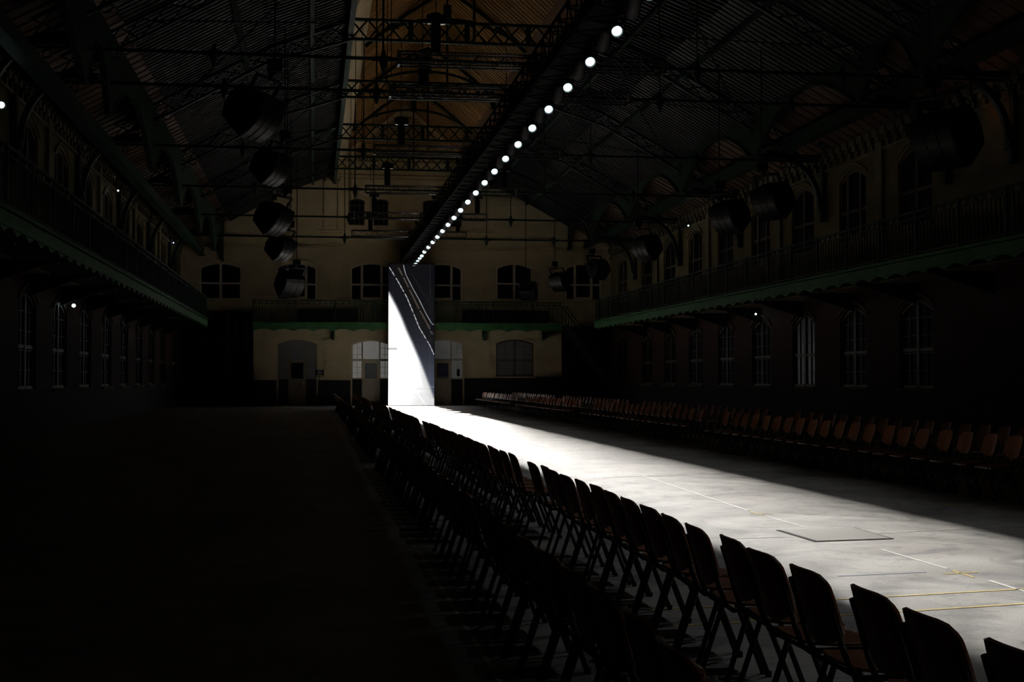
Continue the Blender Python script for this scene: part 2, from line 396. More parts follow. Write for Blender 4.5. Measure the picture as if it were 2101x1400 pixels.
def pane(mb, side, a, b, u0, u1, v0, v1, rise, d, n=6, top=None):
    """one pane between a..b whose head follows the arch of the whole opening"""
    pts = [(a, v0), (b, v0)]
    for i in range(n+1):
        u = b + (a-b)*i/n; pts.append((u, archz(u, u0, u1, v1, rise) if top is None else top))
    mb.prism([wp(side, u, v, d) for u, v in pts], Vector(wp(side,0,0,d+0.015))-Vector(wp(side,0,0,d)))
def hood(side, win, parent, m):
    u0,u1,v0,v1,r,k = win; mb = MB(); n = 10
    for i in range(n):
        a = u0-0.12+(u1-u0+0.24)*i/n; b = u0-0.12+(u1-u0+0.24)*(i+1)/n
        za = archz(a,u0,u1,v1,r)+0.16; zb = archz(b,u0,u1,v1,r)+0.16
        mb.prism([wp(side,a,za,-0.005), wp(side,b,zb,-0.005), wp(side,b,zb+0.07,-0.005), wp(side,a,za+0.07,-0.005)], Vector(wp(side,0,0,0.05))-Vector(wp(side,0,0,-0.005)))
    wbox(mb, side, u0-0.1, u1+0.1, v0-0.09, v0-0.01, -0.02, 0.09)
    return mb.build('window_sill', m, parent)
def window(side, win, joinery, glass, where):
    u0,u1,v0,v1,r,k = win; wn[0] += 1
    root = empty('window_%d' % wn[0], wp(side, (u0+u1)/2, v0, 0), 'arched window in the %s' % where, kind='structure')
    f = MB(); g = MB(); D0, D1 = -0.16, -0.06
    fw = 0.05 if k == 'grid' else 0.09
    band(f, side, u0, u1, v0, v1, r, fw, D0, D1)
    W = u1-u0; mw = 0.10
    if k == 'two' or k == 'dark_low':
        c = (u0+u1)/2; wbox(f, side, c-mw*.75, c+mw*.75, v0, archz(c,u0,u1,v1,r)-0.02, D0, D1)
        vt = v0+(v1-v0)*0.42; wbox(f, side, u0+0.03, u1-0.03, vt, vt+0.10, D0-0.01, D1-0.01)
        cols = [(u0+fw, c-mw*.75), (c+mw*.75, u1-fw)]
        bars = [(a+b)/2 for a, b in cols] if k == 'dark_low' else []
    elif k == 'three':
        a, b = u0+W*0.27, u0+W*0.73
        for x in (a, b): wbox(f, side, x-mw*.75, x+mw*.75, v0, archz(x,u0,u1,v1,r)-0.02, D0, D1)
        vt = v0+(v1-v0)*0.40; wbox(f, side, u0+0.03, u1-0.03, vt, vt+0.11, D0-0.01, D1-0.01)
        wbox(f, side, a+mw*.75, b-mw*.75, v0, v0+0.22, D0, D1-0.01)
        cols = [(u0+fw, a-mw*.75), (a+mw*.75, b-mw*.75), (b+mw*.75, u1-fw)]; bars = []
    else:
        vt = None; cols = [(u0+fw, u1-fw)]
        bars = [u0+W/3, u0+2*W/3]
        for q in (1, 2, 3): wbox(f, side, u0+0.03, u1-0.03, v0+(v1-v0)*q/4-0.015, v0+(v1-v0)*q/4+0.015, D0+0.02, D1-0.02)
    for x in bars: wbox(f, side, x-0.014, x+0.014, v0+0.02, archz(x,u0,u1,v1,r)-0.02, D0+0.02, D1-0.02)
    if k == 'dark_low':
        for q in (1,2,3,4): wbox(f, side, u0+0.03, u1-0.03, v0+(v1-v0)*q/5-0.012, v0+(v1-v0)*q/5+0.012, D0+0.02, D1-0.02)
    f.build('window_frame', joinery, root)
    for a, b in cols:
        g = MB()
        pane(g, side, a-0.01, b+0.01, u0, u1, v0+0.02, v1-0.02, r, -0.13); g.build('window_pane', glass, root)
    hood(side, win, root, M['cream'] if side == BACK else M['corbel'])
    return root
for i, wv in enumerate(UP_BACK): window(BACK, wv, M['joinery'], M['night_glass'], 'end wall above the gallery, number %s from the left' % ['one','two','three','four','five','six'][i])
for wv in GABLE: window(BACK, wv, M['joinery_dark'], M['night_glass'], 'gable high on the end wall')
window(BACK, LOW_BACK[3], M['joinery_dark'], M['frosted_dim'], 'end wall under the gallery on the right')
for side in (RIGHT, LEFT):
    for wv in UP_SIDE: window(side, wv, M['joinery_dark'], M['night_glass'], '%s wall above the gallery' % side)
    for wv in LOW_SIDE:
        if side == RIGHT and 46 < wv[0] < 48: window(side, wv, M['joinery_dark'], M['old_glass'], '%s wall under the gallery' % side)
        else: window(side, wv, M['joinery_dark'], M['night_glass'], '%s wall under the gallery' % side)

def door_unit(win, du0, du1, leaf_h, dim, label, side_l, side_r, leafglass, topglass):
    """door leaf du0..du1 in an arched opening with transom light and side lights"""
    u0,u1,v0,v1,r,k = win; dn[0] += 1
    root = empty('door_%d' % dn[0], (0.5*(u0+u1), YB, 0), label, kind='structure')
    J = M['joinery'] if not dim else M['joinery_mid']
    f = MB(); D0, D1 = -0.16, -0.05; B = BACK
    band(f, B, u0, u1, 0, v1, r, 0.08, D0, D1, sill=False)
    for x in (du0-0.09, du1): wbox(f, B, x, x+0.09, 0, archz(x+.05,u0,u1,v1,r)-0.02, D0, D1)
    tz = leaf_h
    wbox(f, B, u0+0.03, u1-0.03, tz, tz+0.12, D0-0.005, D1+0.01)
    f.build('door_frame', J, root)
    # leaf
    l = MB(); wbox(l, B, du0, du1, 0.01, tz*0.60, -0.12, -0.08)
    for a, b, c, d in ((du0, du1, tz-0.13, tz-0.01), (du0, du0+0.11, tz*0.6, tz-0.13), (du1-0.11, du1, tz*0.6, tz-0.13), (du0, du1, 0.01, 0.2), (du0, du1, tz*.52, tz*0.6), (du0, du0+0.1, 0.1, tz*.6), (du1-0.1, du1, 0.1, tz*.6)):
        wbox(l, B, a, b, c, d, -0.12, -0.06)
    leaf = l.build('door_leaf', J, root)
    g = MB(); wbox(g, B, du0+0.10, du1-0.10, tz*0.6-0.01, tz-0.12, -0.11, -0.095); g.build('door_pane', leafglass, leaf)
    h = MB(); hx = du1-0.09
    h.box(hx-0.03, YB+0.045, 1.18, hx+0.03, YB+0.06, 1.42); h.tube([(hx, YB+0.05, 1.34), (hx, YB-0.02, 1.34), (hx-0.12, YB-0.02, 1.34)], 0.012, 6)
    h.build('door_handle', M['steel'], leaf)
    # transom light
    g = MB(); pane(g, B, du0-0.005, du1+0.005, u0, u1, tz+0.11, v1-0.06, r, -0.12); g.build('transom_pane', topglass, root)
    # side lights with glazing bars over a solid bottom
    for a, b, gl in ((u0+0.07, du0-0.085, side_l), (du1+0.085, u1-0.07, side_r)):
        if b-a < 0.1 or gl is None: continue
        g = MB(); pane(g, B, a, b, u0, u1, 1.62, v1-0.06, r, -0.125); g.build('side_pane', gl, root)
        q = MB()
        for x in (0.5*(a+b),): wbox(q, B, x-0.013, x+0.013, 1.65, archz(x,u0,u1,v1,r)-0.06, -0.11, -0.09)
        for z in (1.95, 2.28, 3.05, 3.42): wbox(q, B, a, b, z-0.013, z+0.013, -0.11, -0.09)
        wbox(q, B, a-0.02, b+0.02, 1.55, 1.64, -0.15, -0.04)
        q.build('glazing_bar', J, root)
        s_ = MB(); wbox(s_, B, a-0.02, b+0.02, 0.0, 1.56, -0.16, -0.03); s_.build('brick_infill', M['brick_low'], root)
    hood(BACK, (u0,u1,0.4,v1,r,k), root, M['cream']) if False else None
    return root
door_unit(LOW_BACK[1], 2.93, 3.89, 2.66, False, 'cream door with small paned side lights left of the tall screen', M['frosted'], M['frosted'], M['frosted_dim'], M['frosted'])
door_unit(LOW_BACK[2], 7.28, 8.22, 2.68, False, 'cream door with blue poster right of the tall screen', M['frosted_mid'], M['frosted_mid'], M['frosted_dim'], M['frosted_mid'])
door_unit(LOW_BACK[0], -1.45, -0.52, 2.66, True, 'unlit door with small panes at the left end', M['frosted_dim'], M['frosted_dim'], M['night_glass'], M['frosted_dim'])
# poster on the right door
pr = empty('door_poster', (7.75, YB+0.06, 1.9), 'small dark blue poster on the cream door right of the screen', 'poster')
mb = MB(); mb.box(7.40, YB+0.055, 1.72, 8.10, YB+0.065, 2.50); mb.build('sheet', M['poster'], pr)
mb = MB(); mb.box(7.66, YB+0.052, 2.2, 7.84, YB+0.056, 2.23); mb.box(7.56, YB+0.052, 2.05, 7.94, YB+0.056, 2.08); mb.build('lettering', M['poster_text'], pr)
tag(MB().box(8.62, YB+0.02, 1.74, 8.80, YB+0.04, 2.18).build('notice_board', M['black']), 'small dark notice in the side light beside the postered door', 'notice')

# ------------------------------------------------------------ roof
def slope(xa, za, xb, zb, name, m, label, thick=0.08):
    mb = MB(); mb.prism([(xa, YF, za), (xb, YF, zb), (xb, YF, zb+thick), (xa, YF, za+thick)], (0, YB-YF+0.3, 0))
    return tag(mb.build(name, m), label, kind='structure')
slope(XL-0.5, roof_z(XL)-0.05, XC-6.9, 12.9, 'ceiling', M['wood_bay'], 'brown boarded lower roof slope on the left')
slope(XC-6.9, 12.9, XC-4.1, 14.0, 'ceiling', M['roof_glass'], 'dark glazed roof slope on the left')
slope(XR+0.5, roof_z(XR)-0.05, XC+6.9, 12.9, 'ceiling', M['wood_bay'], 'brown boarded lower roof slope on the right')
slope(XC+6.9, 12.9, XC+4.1, 14.0, 'ceiling', M['roof_glass'], 'dark glazed roof slope on the right')
slope(XC-4.1, 14.0, 2.05, 15.45, 'ceiling', M['cream_dirty'], 'cream lantern side strip on the left')
slope(XC+4.1, 14.0, 8.75, 15.45, 'ceiling', M['wood_bay'], 'brown lantern side strip on the right')
slope(2.05, 15.45, RIDGE[0], RIDGE[1], 'ceiling', M['wood_roof'], 'brown boarded lantern roof on the left')
slope(8.75, 15.45, RIDGE[0], RIDGE[1], 'ceiling', M['wood_roof'], 'brown boarded lantern roof on the right')
# board joints (grooves read as thin ribs) on the lantern roof and the slats of the side slopes
mb = MB(); y = 20.0
while y < YB:
    for xa in (2.05, 8.75):
        mb.beam((xa, y, 15.43), (RIDGE[0], y, RIDGE[1]-0.02), 0.035, 0.03)
    y += 0.42
trim(mb, M['wood_roof'], 'board joints of the lantern roof')
mb = MB(); y = 8.0
while y < YB:
    for s in (-1, 1):
        mb.beam((XC+s*4.1, y, 13.97), (XC+s*6.9, y, 12.87), 0.10, 0.09)
        mb.beam((XC+s*6.9, y, 12.87), (XC+s*10.3, y, roof_z(XC+s*10.3)-0.03), 0.10, 0.09)
    y += 0.33
trim(mb, M['slat'], 'dark glazing bars of the main roof slopes')
mb = MB()
for s in (-1, 1):
    mb.prism([(XC+s*6.9, YF, 12.86), (XC+s*10.3, YF, roof_z(XC+s*10.3)-0.04), (XC+s*10.3, YF, roof_z(XC+s*10.3)-0.01), (XC+s*6.9, YF, 12.89)], (0, YB-YF, 0))
trim(mb, M['dark_roof'], 'blackened middle band of the roof')
mb = MB(); y = 8.0
while y < YB:
    for s in (-1, 1):
        xe = XR if s > 0 else XL
        mb.beam((xe, y, roof_z(xe)-0.04), (XC+s*10.3, y, roof_z(XC+s*10.3)-0.03), 0.05, 0.04)
    y += 0.62
trim(mb, M['wood_bay'], 'battens of the boarded eaves bays')
# louvred ventilation panel high in the gable
mb = MB()
for i in range(8): mb.box(3.4+i*0.56, YB-0.10, 15.3, 3.46+i*0.56, YB-0.01, 17.2 - abs(3.43+i*0.56-5.45)*0.75)
mb.box(2.6, YB-0.12, 15.9, 8.3, YB-0.01, 16.05); mb.box(2.2, YB-0.10, 15.0, 8.7, YB-0.01, 15.08)
z = 15.1
while z < 17.6:
    h = (17.9-z)/0.8; mb.box(max(2.5, 5.45-h), YB-0.05, z, min(8.4, 5.45+h), YB-0.01, z+0.05); z += 0.14
trim(mb, M['wood_roof'], 'louvred boards filling the top of the gable')

# ------------------------------------------------------------ green iron structure
def lattice(mb, a, b, h, n, w_=0.07, t=0.05):
    """flat lattice girder from a to b; h = height (down)"""
    a, b = Vector(a), Vector(b); dn_ = Vector((0, 0, -h))
    mb.beam(a, b, w_*1.6, w_); mb.beam(a+dn_, b+dn_, w_*1.6, w_)
    for i in range(n):
        p, q = a.lerp(b, i/n), a.lerp(b, (i+1)/n)
        mb.beam(p, q+dn_, t, t*0.9); mb.beam(p+dn_, q, t, t*0.9)
def curve_pts(xa, za, xb, zb, n, p=2.0):
    """rises from (xa,za) to crown (xb,zb) like an arch"""
    return [(xa+(xb-xa)*i/n, zb-(zb-za)*(1-i/n)**p) for i in range(n+1)]
LX0, LX1 = XC-4.1, XC+4.1
def roof_truss(Y, label):
    root = empty('roof_truss', (XC, Y, 9.4), label, 'roof truss', 'green iron roof trusses')
    G = M['green']
    g = MB(); lattice(g, (LX0, Y, 13.9), (LX1, Y, 13.9), 0.68, 14, 0.09, 0.06)
    for x in (LX0+2.05, XC-0.1, LX1-2.05): g.box(x-0.09, Y-0.05, 13.25, x+0.09, Y+0.05, 13.88)
    g.build('lattice_girder', G, root)
    a = MB(); pl = curve_pts(LX0, 14.9, RIDGE[0], 16.6, 9, 2.2); pr_ = curve_pts(LX1, 14.9, RIDGE[0], 16.6, 9, 2.2)
    for P in (pl, pr_):
        for (x0, z0), (x1, z1) in zip(P, P[1:]): a.beam((x0, Y, z0), (x1, Y, z1), 0.10, 0.12)
    for s, x in ((1, LX0), (-1, LX1)): a.beam((x, Y, 13.3), (x, Y, 14.95), 0.16, 0.16)
    a.build('arch', G, root)
    r = MB()
    for x in (2.05, 8.75):
        P = curve_pts(x, 15.35, RIDGE[0], 17.75, 6, 1.25)
        for (x0, z0), (x1, z1) in zip(P, P[1:]): r.beam((x0, Y, z0), (x1, Y, z1), 0.12, 0.14)
    for x in (3.4, 7.5): r.beam((x, Y, 16.1), (x, Y, 17.0), 0.07, 0.07)
    r.build('rafter', G, root)
    k = MB(); k.beam((RIDGE[0], Y, 13.3), (RIDGE[0], Y, 17.8), 0.09, 0.09); k.box(RIDGE[0]-0.16, Y-0.1, 16.5, RIDGE[0]+0.16, Y+0.1, 17.2); k.build('king_post', G, root)
    t = MB(); t.tube([(XL+0.3, Y, 9.4), (XR-0.3, Y, 9.4)], 0.045, 6)
    for x in (1.65, 9.55, -2.4, 13.4): t.tube([(x, Y, 9.05), (x, Y, 9.3), (x, Y, 9.62)], [0.03, 0.10, 0.04], 8); t.tube([(x-0.3, Y, 9.4), (x, Y, 9.4), (x+0.3, Y, 9.4)], [0.045, 0.09, 0.045], 8)
    t.build('tie_rod', G, root)
    for x in (1.65, 9.55): MB().tube([(x, Y, 9.5), (x, Y, 13.25)], 0.022, 5).build('hanger_rod', G, root)
    for s in (-1, 1):
        m_ = MB()     # lattice principal under the slope
        P = [(XC+s*4.1, 13.2), (XC+s*6.9, 12.3), (XC+s*9.9, 10.6), (XC+s*11.9, 9.6)]
        Q = [(XC+s*4.1, 13.85), (XC+s*6.9, 12.78), (XC+s*9.9, 11.15), (XC+s*11.9, 10.05)]
        for (x0,z0),(x1,z1) in zip(P, P[1:]): m_.beam((x0,Y,z0),(x1,Y,z1),0.10,0.08)
        for (x0,z0),(x1,z1) in zip(Q, Q[1:]): m_.beam((x0,Y,z0),(x1,Y,z1),0.10,0.08)
        for (p0,p1),(q0,q1) in zip(zip(P,P[1:]), zip(Q,Q[1:])):
            for i in range(4):
                f0, f1 = i/4, (i+1)/4
                A = (p0[0]+(p1[0]-p0[0])*f0, Y, p0[1]+(p1[1]-p0[1])*f0); B = (q0[0]+(q1[0]-q0[0])*f1, Y, q0[1]+(q1[1]-q0[1])*f1)
                A2 = (q0[0]+(q1[0]-q0[0])*f0, Y, q0[1]+(q1[1]-q0[1])*f0); B2 = (p0[0]+(p1[0]-p0[0])*f1, Y, p0[1]+(p1[1]-p0[1])*f1)
                m_.beam(A, B, 0.04, 0.04); m_.beam(A2, B2, 0.04, 0.04)
        # openwork rings toward the eave
        for i in range(4):
            cx, cz = XC+s*(10.2+0.42*i), 10.75-0.22*i
            for j in range(8):
                a0, a1 = 2*PI*j/8, 2*PI*(j+1)/8
                m_.beam((cx+0.14*math.cos(a0), Y, cz-0.35+0.14*math.sin(a0)), (cx+0.14*math.cos(a1), Y, cz-0.35+0.14*math.sin(a1)), 0.04, 0.03)
        m_.build('lattice_rafter', G, root)
    return root
NAMES = ['nearest the camera', 'second from the camera', 'third from the camera', 'fourth from the camera', 'fifth from the camera', 'sixth from the camera', 'seventh from the camera', 'last before the gable wall']
for i, Y in enumerate(TRUSS_Y): roof_truss(Y, 'green iron roof truss with lattice girder and thin tie rod, %s' % NAMES[i])
# cross bracing between trusses on the right slope
k = 0
for Ya, Yb_ in zip(TRUSS_Y[3:], TRUSS_Y[4:]):
    for s in (-1, 1):
        mb = MB()
        mb.beam((XC+s*4.3, Ya, 13.75), (XC+s*9.6, Yb_, 11.1), 0.05, 0.05); mb.beam((XC+s*4.3, Yb_, 13.75), (XC+s*9.6, Ya, 11.1), 0.05, 0.05)
        tag(mb.build('wind_brace', M['green']), 'thin green diagonal cross brace under the %s roof slope, %s bay from the gable' % ('right' if s > 0 else 'left', ['fourth','third','second','first'][k]), 'brace', 'wind braces under the roof')
    k += 1
# longitudinal lantern beams
for s, nm in ((-1, 'left'), (1, 'right')):
    mb = MB(); x = XC+s*4.1
    mb.box(x-0.09, YF, 13.35, x+0.09, YB, 13.5); mb.box(x-0.05, YF, 13.5, x+0.05, YB, 13.95); mb.box(x-0.09, YF, 13.95, x+0.09, YB, 14.02)
    tag(mb.build('lantern_beam', M['green']), 'long green iron beam under the %s edge of the roof lantern' % nm, 'beam')
# purlins on the main slopes
for s, nm in ((-1, 'left'), (1, 'right')):
    for dx, wh in ((5.4, 'upper'), (7.6, 'lower')):
        x = XC+s*dx; z = roof_z(x)-0.16
        mb = MB(); mb.beam((x, YF, z), (x, YB, z), 0.14, 0.16)
        tag(mb.build('purlin', M['green']), '%s green purlin running along the %s roof slope' % (wh, nm), 'purlin')
# arched longitudinal girders and eaves beams
EDGES = [-5.3, 4.0, 13.4, 22.9, 32.5, 36.2, 45.7, 55.2, 64.8, 74.2, 81.0]
for s, nm, gx, apex, spring, bx, bz in ((1, 'right', 15.5, 10.9, 9.55, 16.6, 9.7), (-1, 'left', -5.4, 10.0, 8.6, -6.6, 8.9)):
    root = empty('arched_girder', (gx, 40, spring), 'long green girder of shallow arches along the %s side of the hall' % nm, 'girder')
    for Ya, Yb_ in zip(EDGES[2:], EDGES[3:]):
        mb = MB(); n = 12; c = (Ya+Yb_)/2; hw = (Yb_-Ya)/2; top = roof_z(gx)-0.02
        pts = [(gx, Ya, top), (gx, Ya, spring)]
        for i in range(n+1):
            t = -1+2*i/n; pts.append((gx, c+hw*t*0.93, apex-(apex-spring)*abs(t)**2.0))
        pts += [(gx, Yb_, spring), (gx, Yb_, top)]
        for i in range(1, len(pts)-2):
            p, q = pts[i], pts[i+1]
            if q[1]-p[1] < 1e-4: continue
            mb.prism([p, q, (gx, q[1], top), (gx, p[1], top)], (0.06, 0, 0))
            mb.beam((gx-0.0, p[1], p[2]), (gx-0.0, q[1], q[2]), 0.16, 0.06)
        mb.build('arch_plate', M['green'], root)
    mb = MB(); mb.box(bx-0.12, YF, bz, bx+0.12, YB-0.1, bz+0.42); mb.box(bx-0.18, YF, bz-0.03, bx+0.18, YB-0.1, bz+0.03)
    tag(mb.build('eaves_beam', M['green']), 'deep green eaves beam along the %s wall' % nm, 'beam')
# curved wall brackets
def wall_bracket(side, Y, label):
    s = -1 if side == RIGHT else 1; x = XR if side == RIGHT else XL; G = M['green']
    zb = 7.35
    root = empty('wall_bracket', (x, Y, zb), label, 'bracket', 'curved iron brackets on the side walls')
    a = MB(); a.box(min(x, x+s*0.16), Y-0.11, zb, max(x, x+s*0.16), Y+0.11, 9.6)
    a.box(min(x, x+s*0.3), Y-0.14, zb+0.25, max(x, x+s*0.3), Y+0.14, zb+0.5); a.box(min(x, x+s*0.22), Y-0.09, zb-0.12, max(x, x+s*0.22), Y+0.09, zb+0.25)
    a.build('wall_plate', G, root)
    c = MB(); P = []
    for i in range(11):
        t = i/10*PI/2; P.append((x+s*(0.25+(2.0 if s < 0 else 1.8)*(1-math.cos(t))), Y, zb+0.45+1.9*math.sin(t)))
    for p, q in zip(P, P[1:]): c.beam(p, q, 0.16, 0.16)
    c.build('curved_arm', G, root)
    b = MB(); b.beam((x, Y, 9.55), (x+s*(2.55 if s < 0 else 2.2), Y, 9.55), 0.16, 0.16)
    for i in range(4):
        cx, cz, r = x+s*(0.35+0.42*i), 9.3-0.02*i, 0.16-0.02*i
        for j in range(8):
            a0, a1 = 2*PI*j/8, 2*PI*(j+1)/8
            b.beam((cx+r*math.cos(a0), Y, cz+r*math.sin(a0)), (cx+r*math.cos(a1), Y, cz+r*math.sin(a1)), 0.05, 0.03)
    b.build('scroll_arm', G, root)
for side in (RIGHT, LEFT):
    for i, Y in enumerate(TRUSS_Y[1:]): wall_bracket(side, Y, 'curved green iron bracket on the %s wall, %s from the near end' % (side, ordinal(i+1)))

# ------------------------------------------------------------ galleries
def baluster_run(mb, p0, p1, z0, z1, step, r=0.014, rings=True):
    p0, p1 = Vector(p0), Vector(p1); L = (p1-p0).length; n = int(L/step); d = (p1-p0).normalized()
    for i in range(n+1):
        p = p0 + d*(i*step)
        mb.beam((p.x, p.y, z0), (p.x, p.y, z1-(0.18 if rings else 0)), r*2, r*2)
        if rings and i % 2 == 0:
            mb.beam((p.x, p.y, z1-0.18), (p.x+d.x*step, p.y+d.y*step, z1-0.05), r*1.6); mb.beam((p.x+d.x*step, p.y+d.y*step, z1-0.18), (p.x, p.y, z1-0.05), r*1.6)
def gallery(name, pa, pb, inward, wall_d, label, zb=4.5, zd=4.85, zr=6.05, bracket_pos=()):
    """pa->pb front edge (x,y); inward = unit vector from wall to room"""
    pa, pb, n = Vector((*pa, 0)), Vector((*pb, 0)), Vector((*inward, 0)); L = (pb-pa).length; d = (pb-pa).normalized()
    root = empty('gallery', ((pa+pb)/2).to_tuple()[:2]+(zb,), label, 'gallery')
    def bx(mb, a0, a1, n0, n1, z0, z1):
        c = [pa+d*a+n*q for a in (a0, a1) for q in (n0, n1)]
        mb.box(min(p.x for p in c), min(p.y for p in c), z0, max(p.x for p in c), max(p.y for p in c), z1)
    m = MB(); bx(m, 0, L, -wall_d, 0, zd-0.08, zd); m.build('deck', M['dark_roof'], root)
    m = MB(); bx(m, 0, L, -0.12, 0.0, zb, zd); bx(m, 0, L, -0.14, 0.05, zd-0.06, zd+0.02); bx(m, 0, L, -0.14, 0.03, zb-0.02, zb+0.03)
    a = 0.0
    while a < L-0.5:      # scalloped vaults between the deck ribs
        for i in range(6):
            t0, t1 = i/6, (i+1)/6
            P = [(a+t*1.15, zb-0.02-0.12*(1-math.sin(PI*t))) for t in (t0, t1)]
            q = [pa+d*P[0][0], pa+d*P[1][0]]
            m.prism([(q[0].x, q[0].y, zb), (q[1].x, q[1].y, zb), (q[1].x, q[1].y, P[1][1]), (q[0].x, q[0].y, P[0][1])], tuple(-n*0.08))
        a += 1.15
    m.build('fascia', M['green_light'], root)
    r = MB(); rp = pa-n*0.05; rq = pb-n*0.05
    r.beam((rp.x, rp.y, zr), (rq.x, rq.y, zr), 0.06, 0.05); r.beam((rp.x, rp.y, zd+0.10), (rq.x, rq.y, zd+0.10), 0.04, 0.03); r.beam((rp.x, rp.y, zr-0.17), (rq.x, rq.y, zr-0.17), 0.03, 0.03)
    r.build('handrail', M['green'], root)
    r = MB(); baluster_run(r, rp, rq, zd+0.10, zr, 0.17 if L < 30 else 0.21); r.build('balusters', M['green'], root)
    a = 0.0
    while a <= L:
        p = rp+d*a; r = MB(); r.beam((p.x, p.y, zd), (p.x, p.y, zr+0.05), 0.07, 0.07); a += 2.35; r.build('rail_post', M['green'], root)
    for a in bracket_pos:
        p = pa+d*a; m = MB(); wv = -n*wall_d
        m.prism([(p.x, p.y, zb), (p.x+wv.x*.35, p.y+wv.y*.35, zb-0.12), (p.x+wv.x, p.y+wv.y, zb-0.62), (p.x+wv.x, p.y+wv.y, zb), ][::1], tuple(d*0.10))
        for i in range(4):
            c = p+wv*(0.2+0.2*i)
            m.beam((c.x-d.x*.02, c.y-d.y*.02, zb-0.1-0.1*i), (c.x+wv.x*0.1, c.y+wv.y*.1, zb+0.02), 0.14, 0.05)
        m.build('bracket', M['green'], root)
    return root
GYB = YB-2.2
gallery('gallery_back', (-3.5, GYB), (14.7, GYB), (0, -1), 2.2, 'green iron gallery with railing across the end wall', zb=4.52, zd=4.88, zr=6.15, bracket_pos=(4.6, 13.7, 17.4))
side_br = [4.75*i for i in range(1, 14)]
gallery('gallery_right', (15.8, 10.0), (15.8, 74.5), (-1, 0), XR-15.8, 'green iron gallery with railing along the right wall', bracket_pos=side_br)
gallery('gallery_left', (-5.76, 10.0), (-5.76, 74.5), (1, 0), -5.76-XL, 'green iron gallery with railing along the left wall', bracket_pos=side_br)
# dark benches stored on the back gallery, seen through the railing
for x0, x1, lb in ((-1.0, 2.6, 'left'), (8.9, 14.2, 'right')):
    mb = MB(); mb.box(x0, YB-0.55, 4.9, x1, YB-0.1, 5.75)
    for i in range(int((x1-x0)/0.6)): mb.box(x0+0.05+i*0.6, YB-0.57, 4.95, x0+0.08+i*0.6, YB-0.55, 5.7)
    tag(mb.build('storage_chest', M['black']), 'low black chest behind the railing on the %s half of the end gallery' % lb, 'chest')
# stair from the back gallery
def stair(x0, sgn, label):
    root = empty('gallery_stair', (x0, GYB-0.5, 0), label, 'staircase')
    n = 22; m = MB(); run = 3.5
    for i in range(n):
        z = 4.85*(1-(i+1)/n); x = x0+sgn*run*i/n; m.box(min(x, x+sgn*0.19), GYB-1.12, z, max(x, x+sgn*0.19), GYB-0.12, z+0.04)
    m.build('treads', M['green'], root)
    for y, nm in ((GYB-1.14, 'stringer'), (GYB-0.10, 'stringer')):
        m = MB(); m.beam((x0, y, 4.75), (x0+sgn*run, y, 0.02), 0.05, 0.28); m.build(nm, M['green'], root)
        m = MB(); m.beam((x0, y, 5.9), (x0+sgn*run, y, 1.1), 0.05, 0.05)
        for i in range(20):
            x = x0+sgn*run*i/20; z = 4.8*(1-i/20); m.beam((x, y, z), (x, y, z+1.1), 0.025)
        m.build('stair_railing', M['green'], root)
stair(14.75, 1, 'green iron stair coming down from the right end of the end gallery')
# black drapes that hide the corners under the galleries
def drape(x0, x1, y, z1, label):
    mb = MB(); n = int((x1-x0)/0.16); pts = []
    for i in range(n+1):
        x = x0+(x1-x0)*i/n; pts.append((x, y+0.05*math.sin(i*1.9)+0.03*math.sin(i*0.77)))
    for (xa, ya), (xb, yb) in zip(pts, pts[1:]): mb.prism([(xa, ya, 0), (xb, yb, 0), (xb, yb, z1), (xa, ya, z1)], (0, 0.02, 0))
    tag(mb.build('drape', M['drape']), label, 'curtain')
drape(15.05, XR-0.1, YB-0.35, 4.8, 'black curtain hanging in the right corner under the gallery')
drape(XL+0.1, -3.56, YB-0.35, 5.6, 'black curtain hanging in the left corner of the end wall')

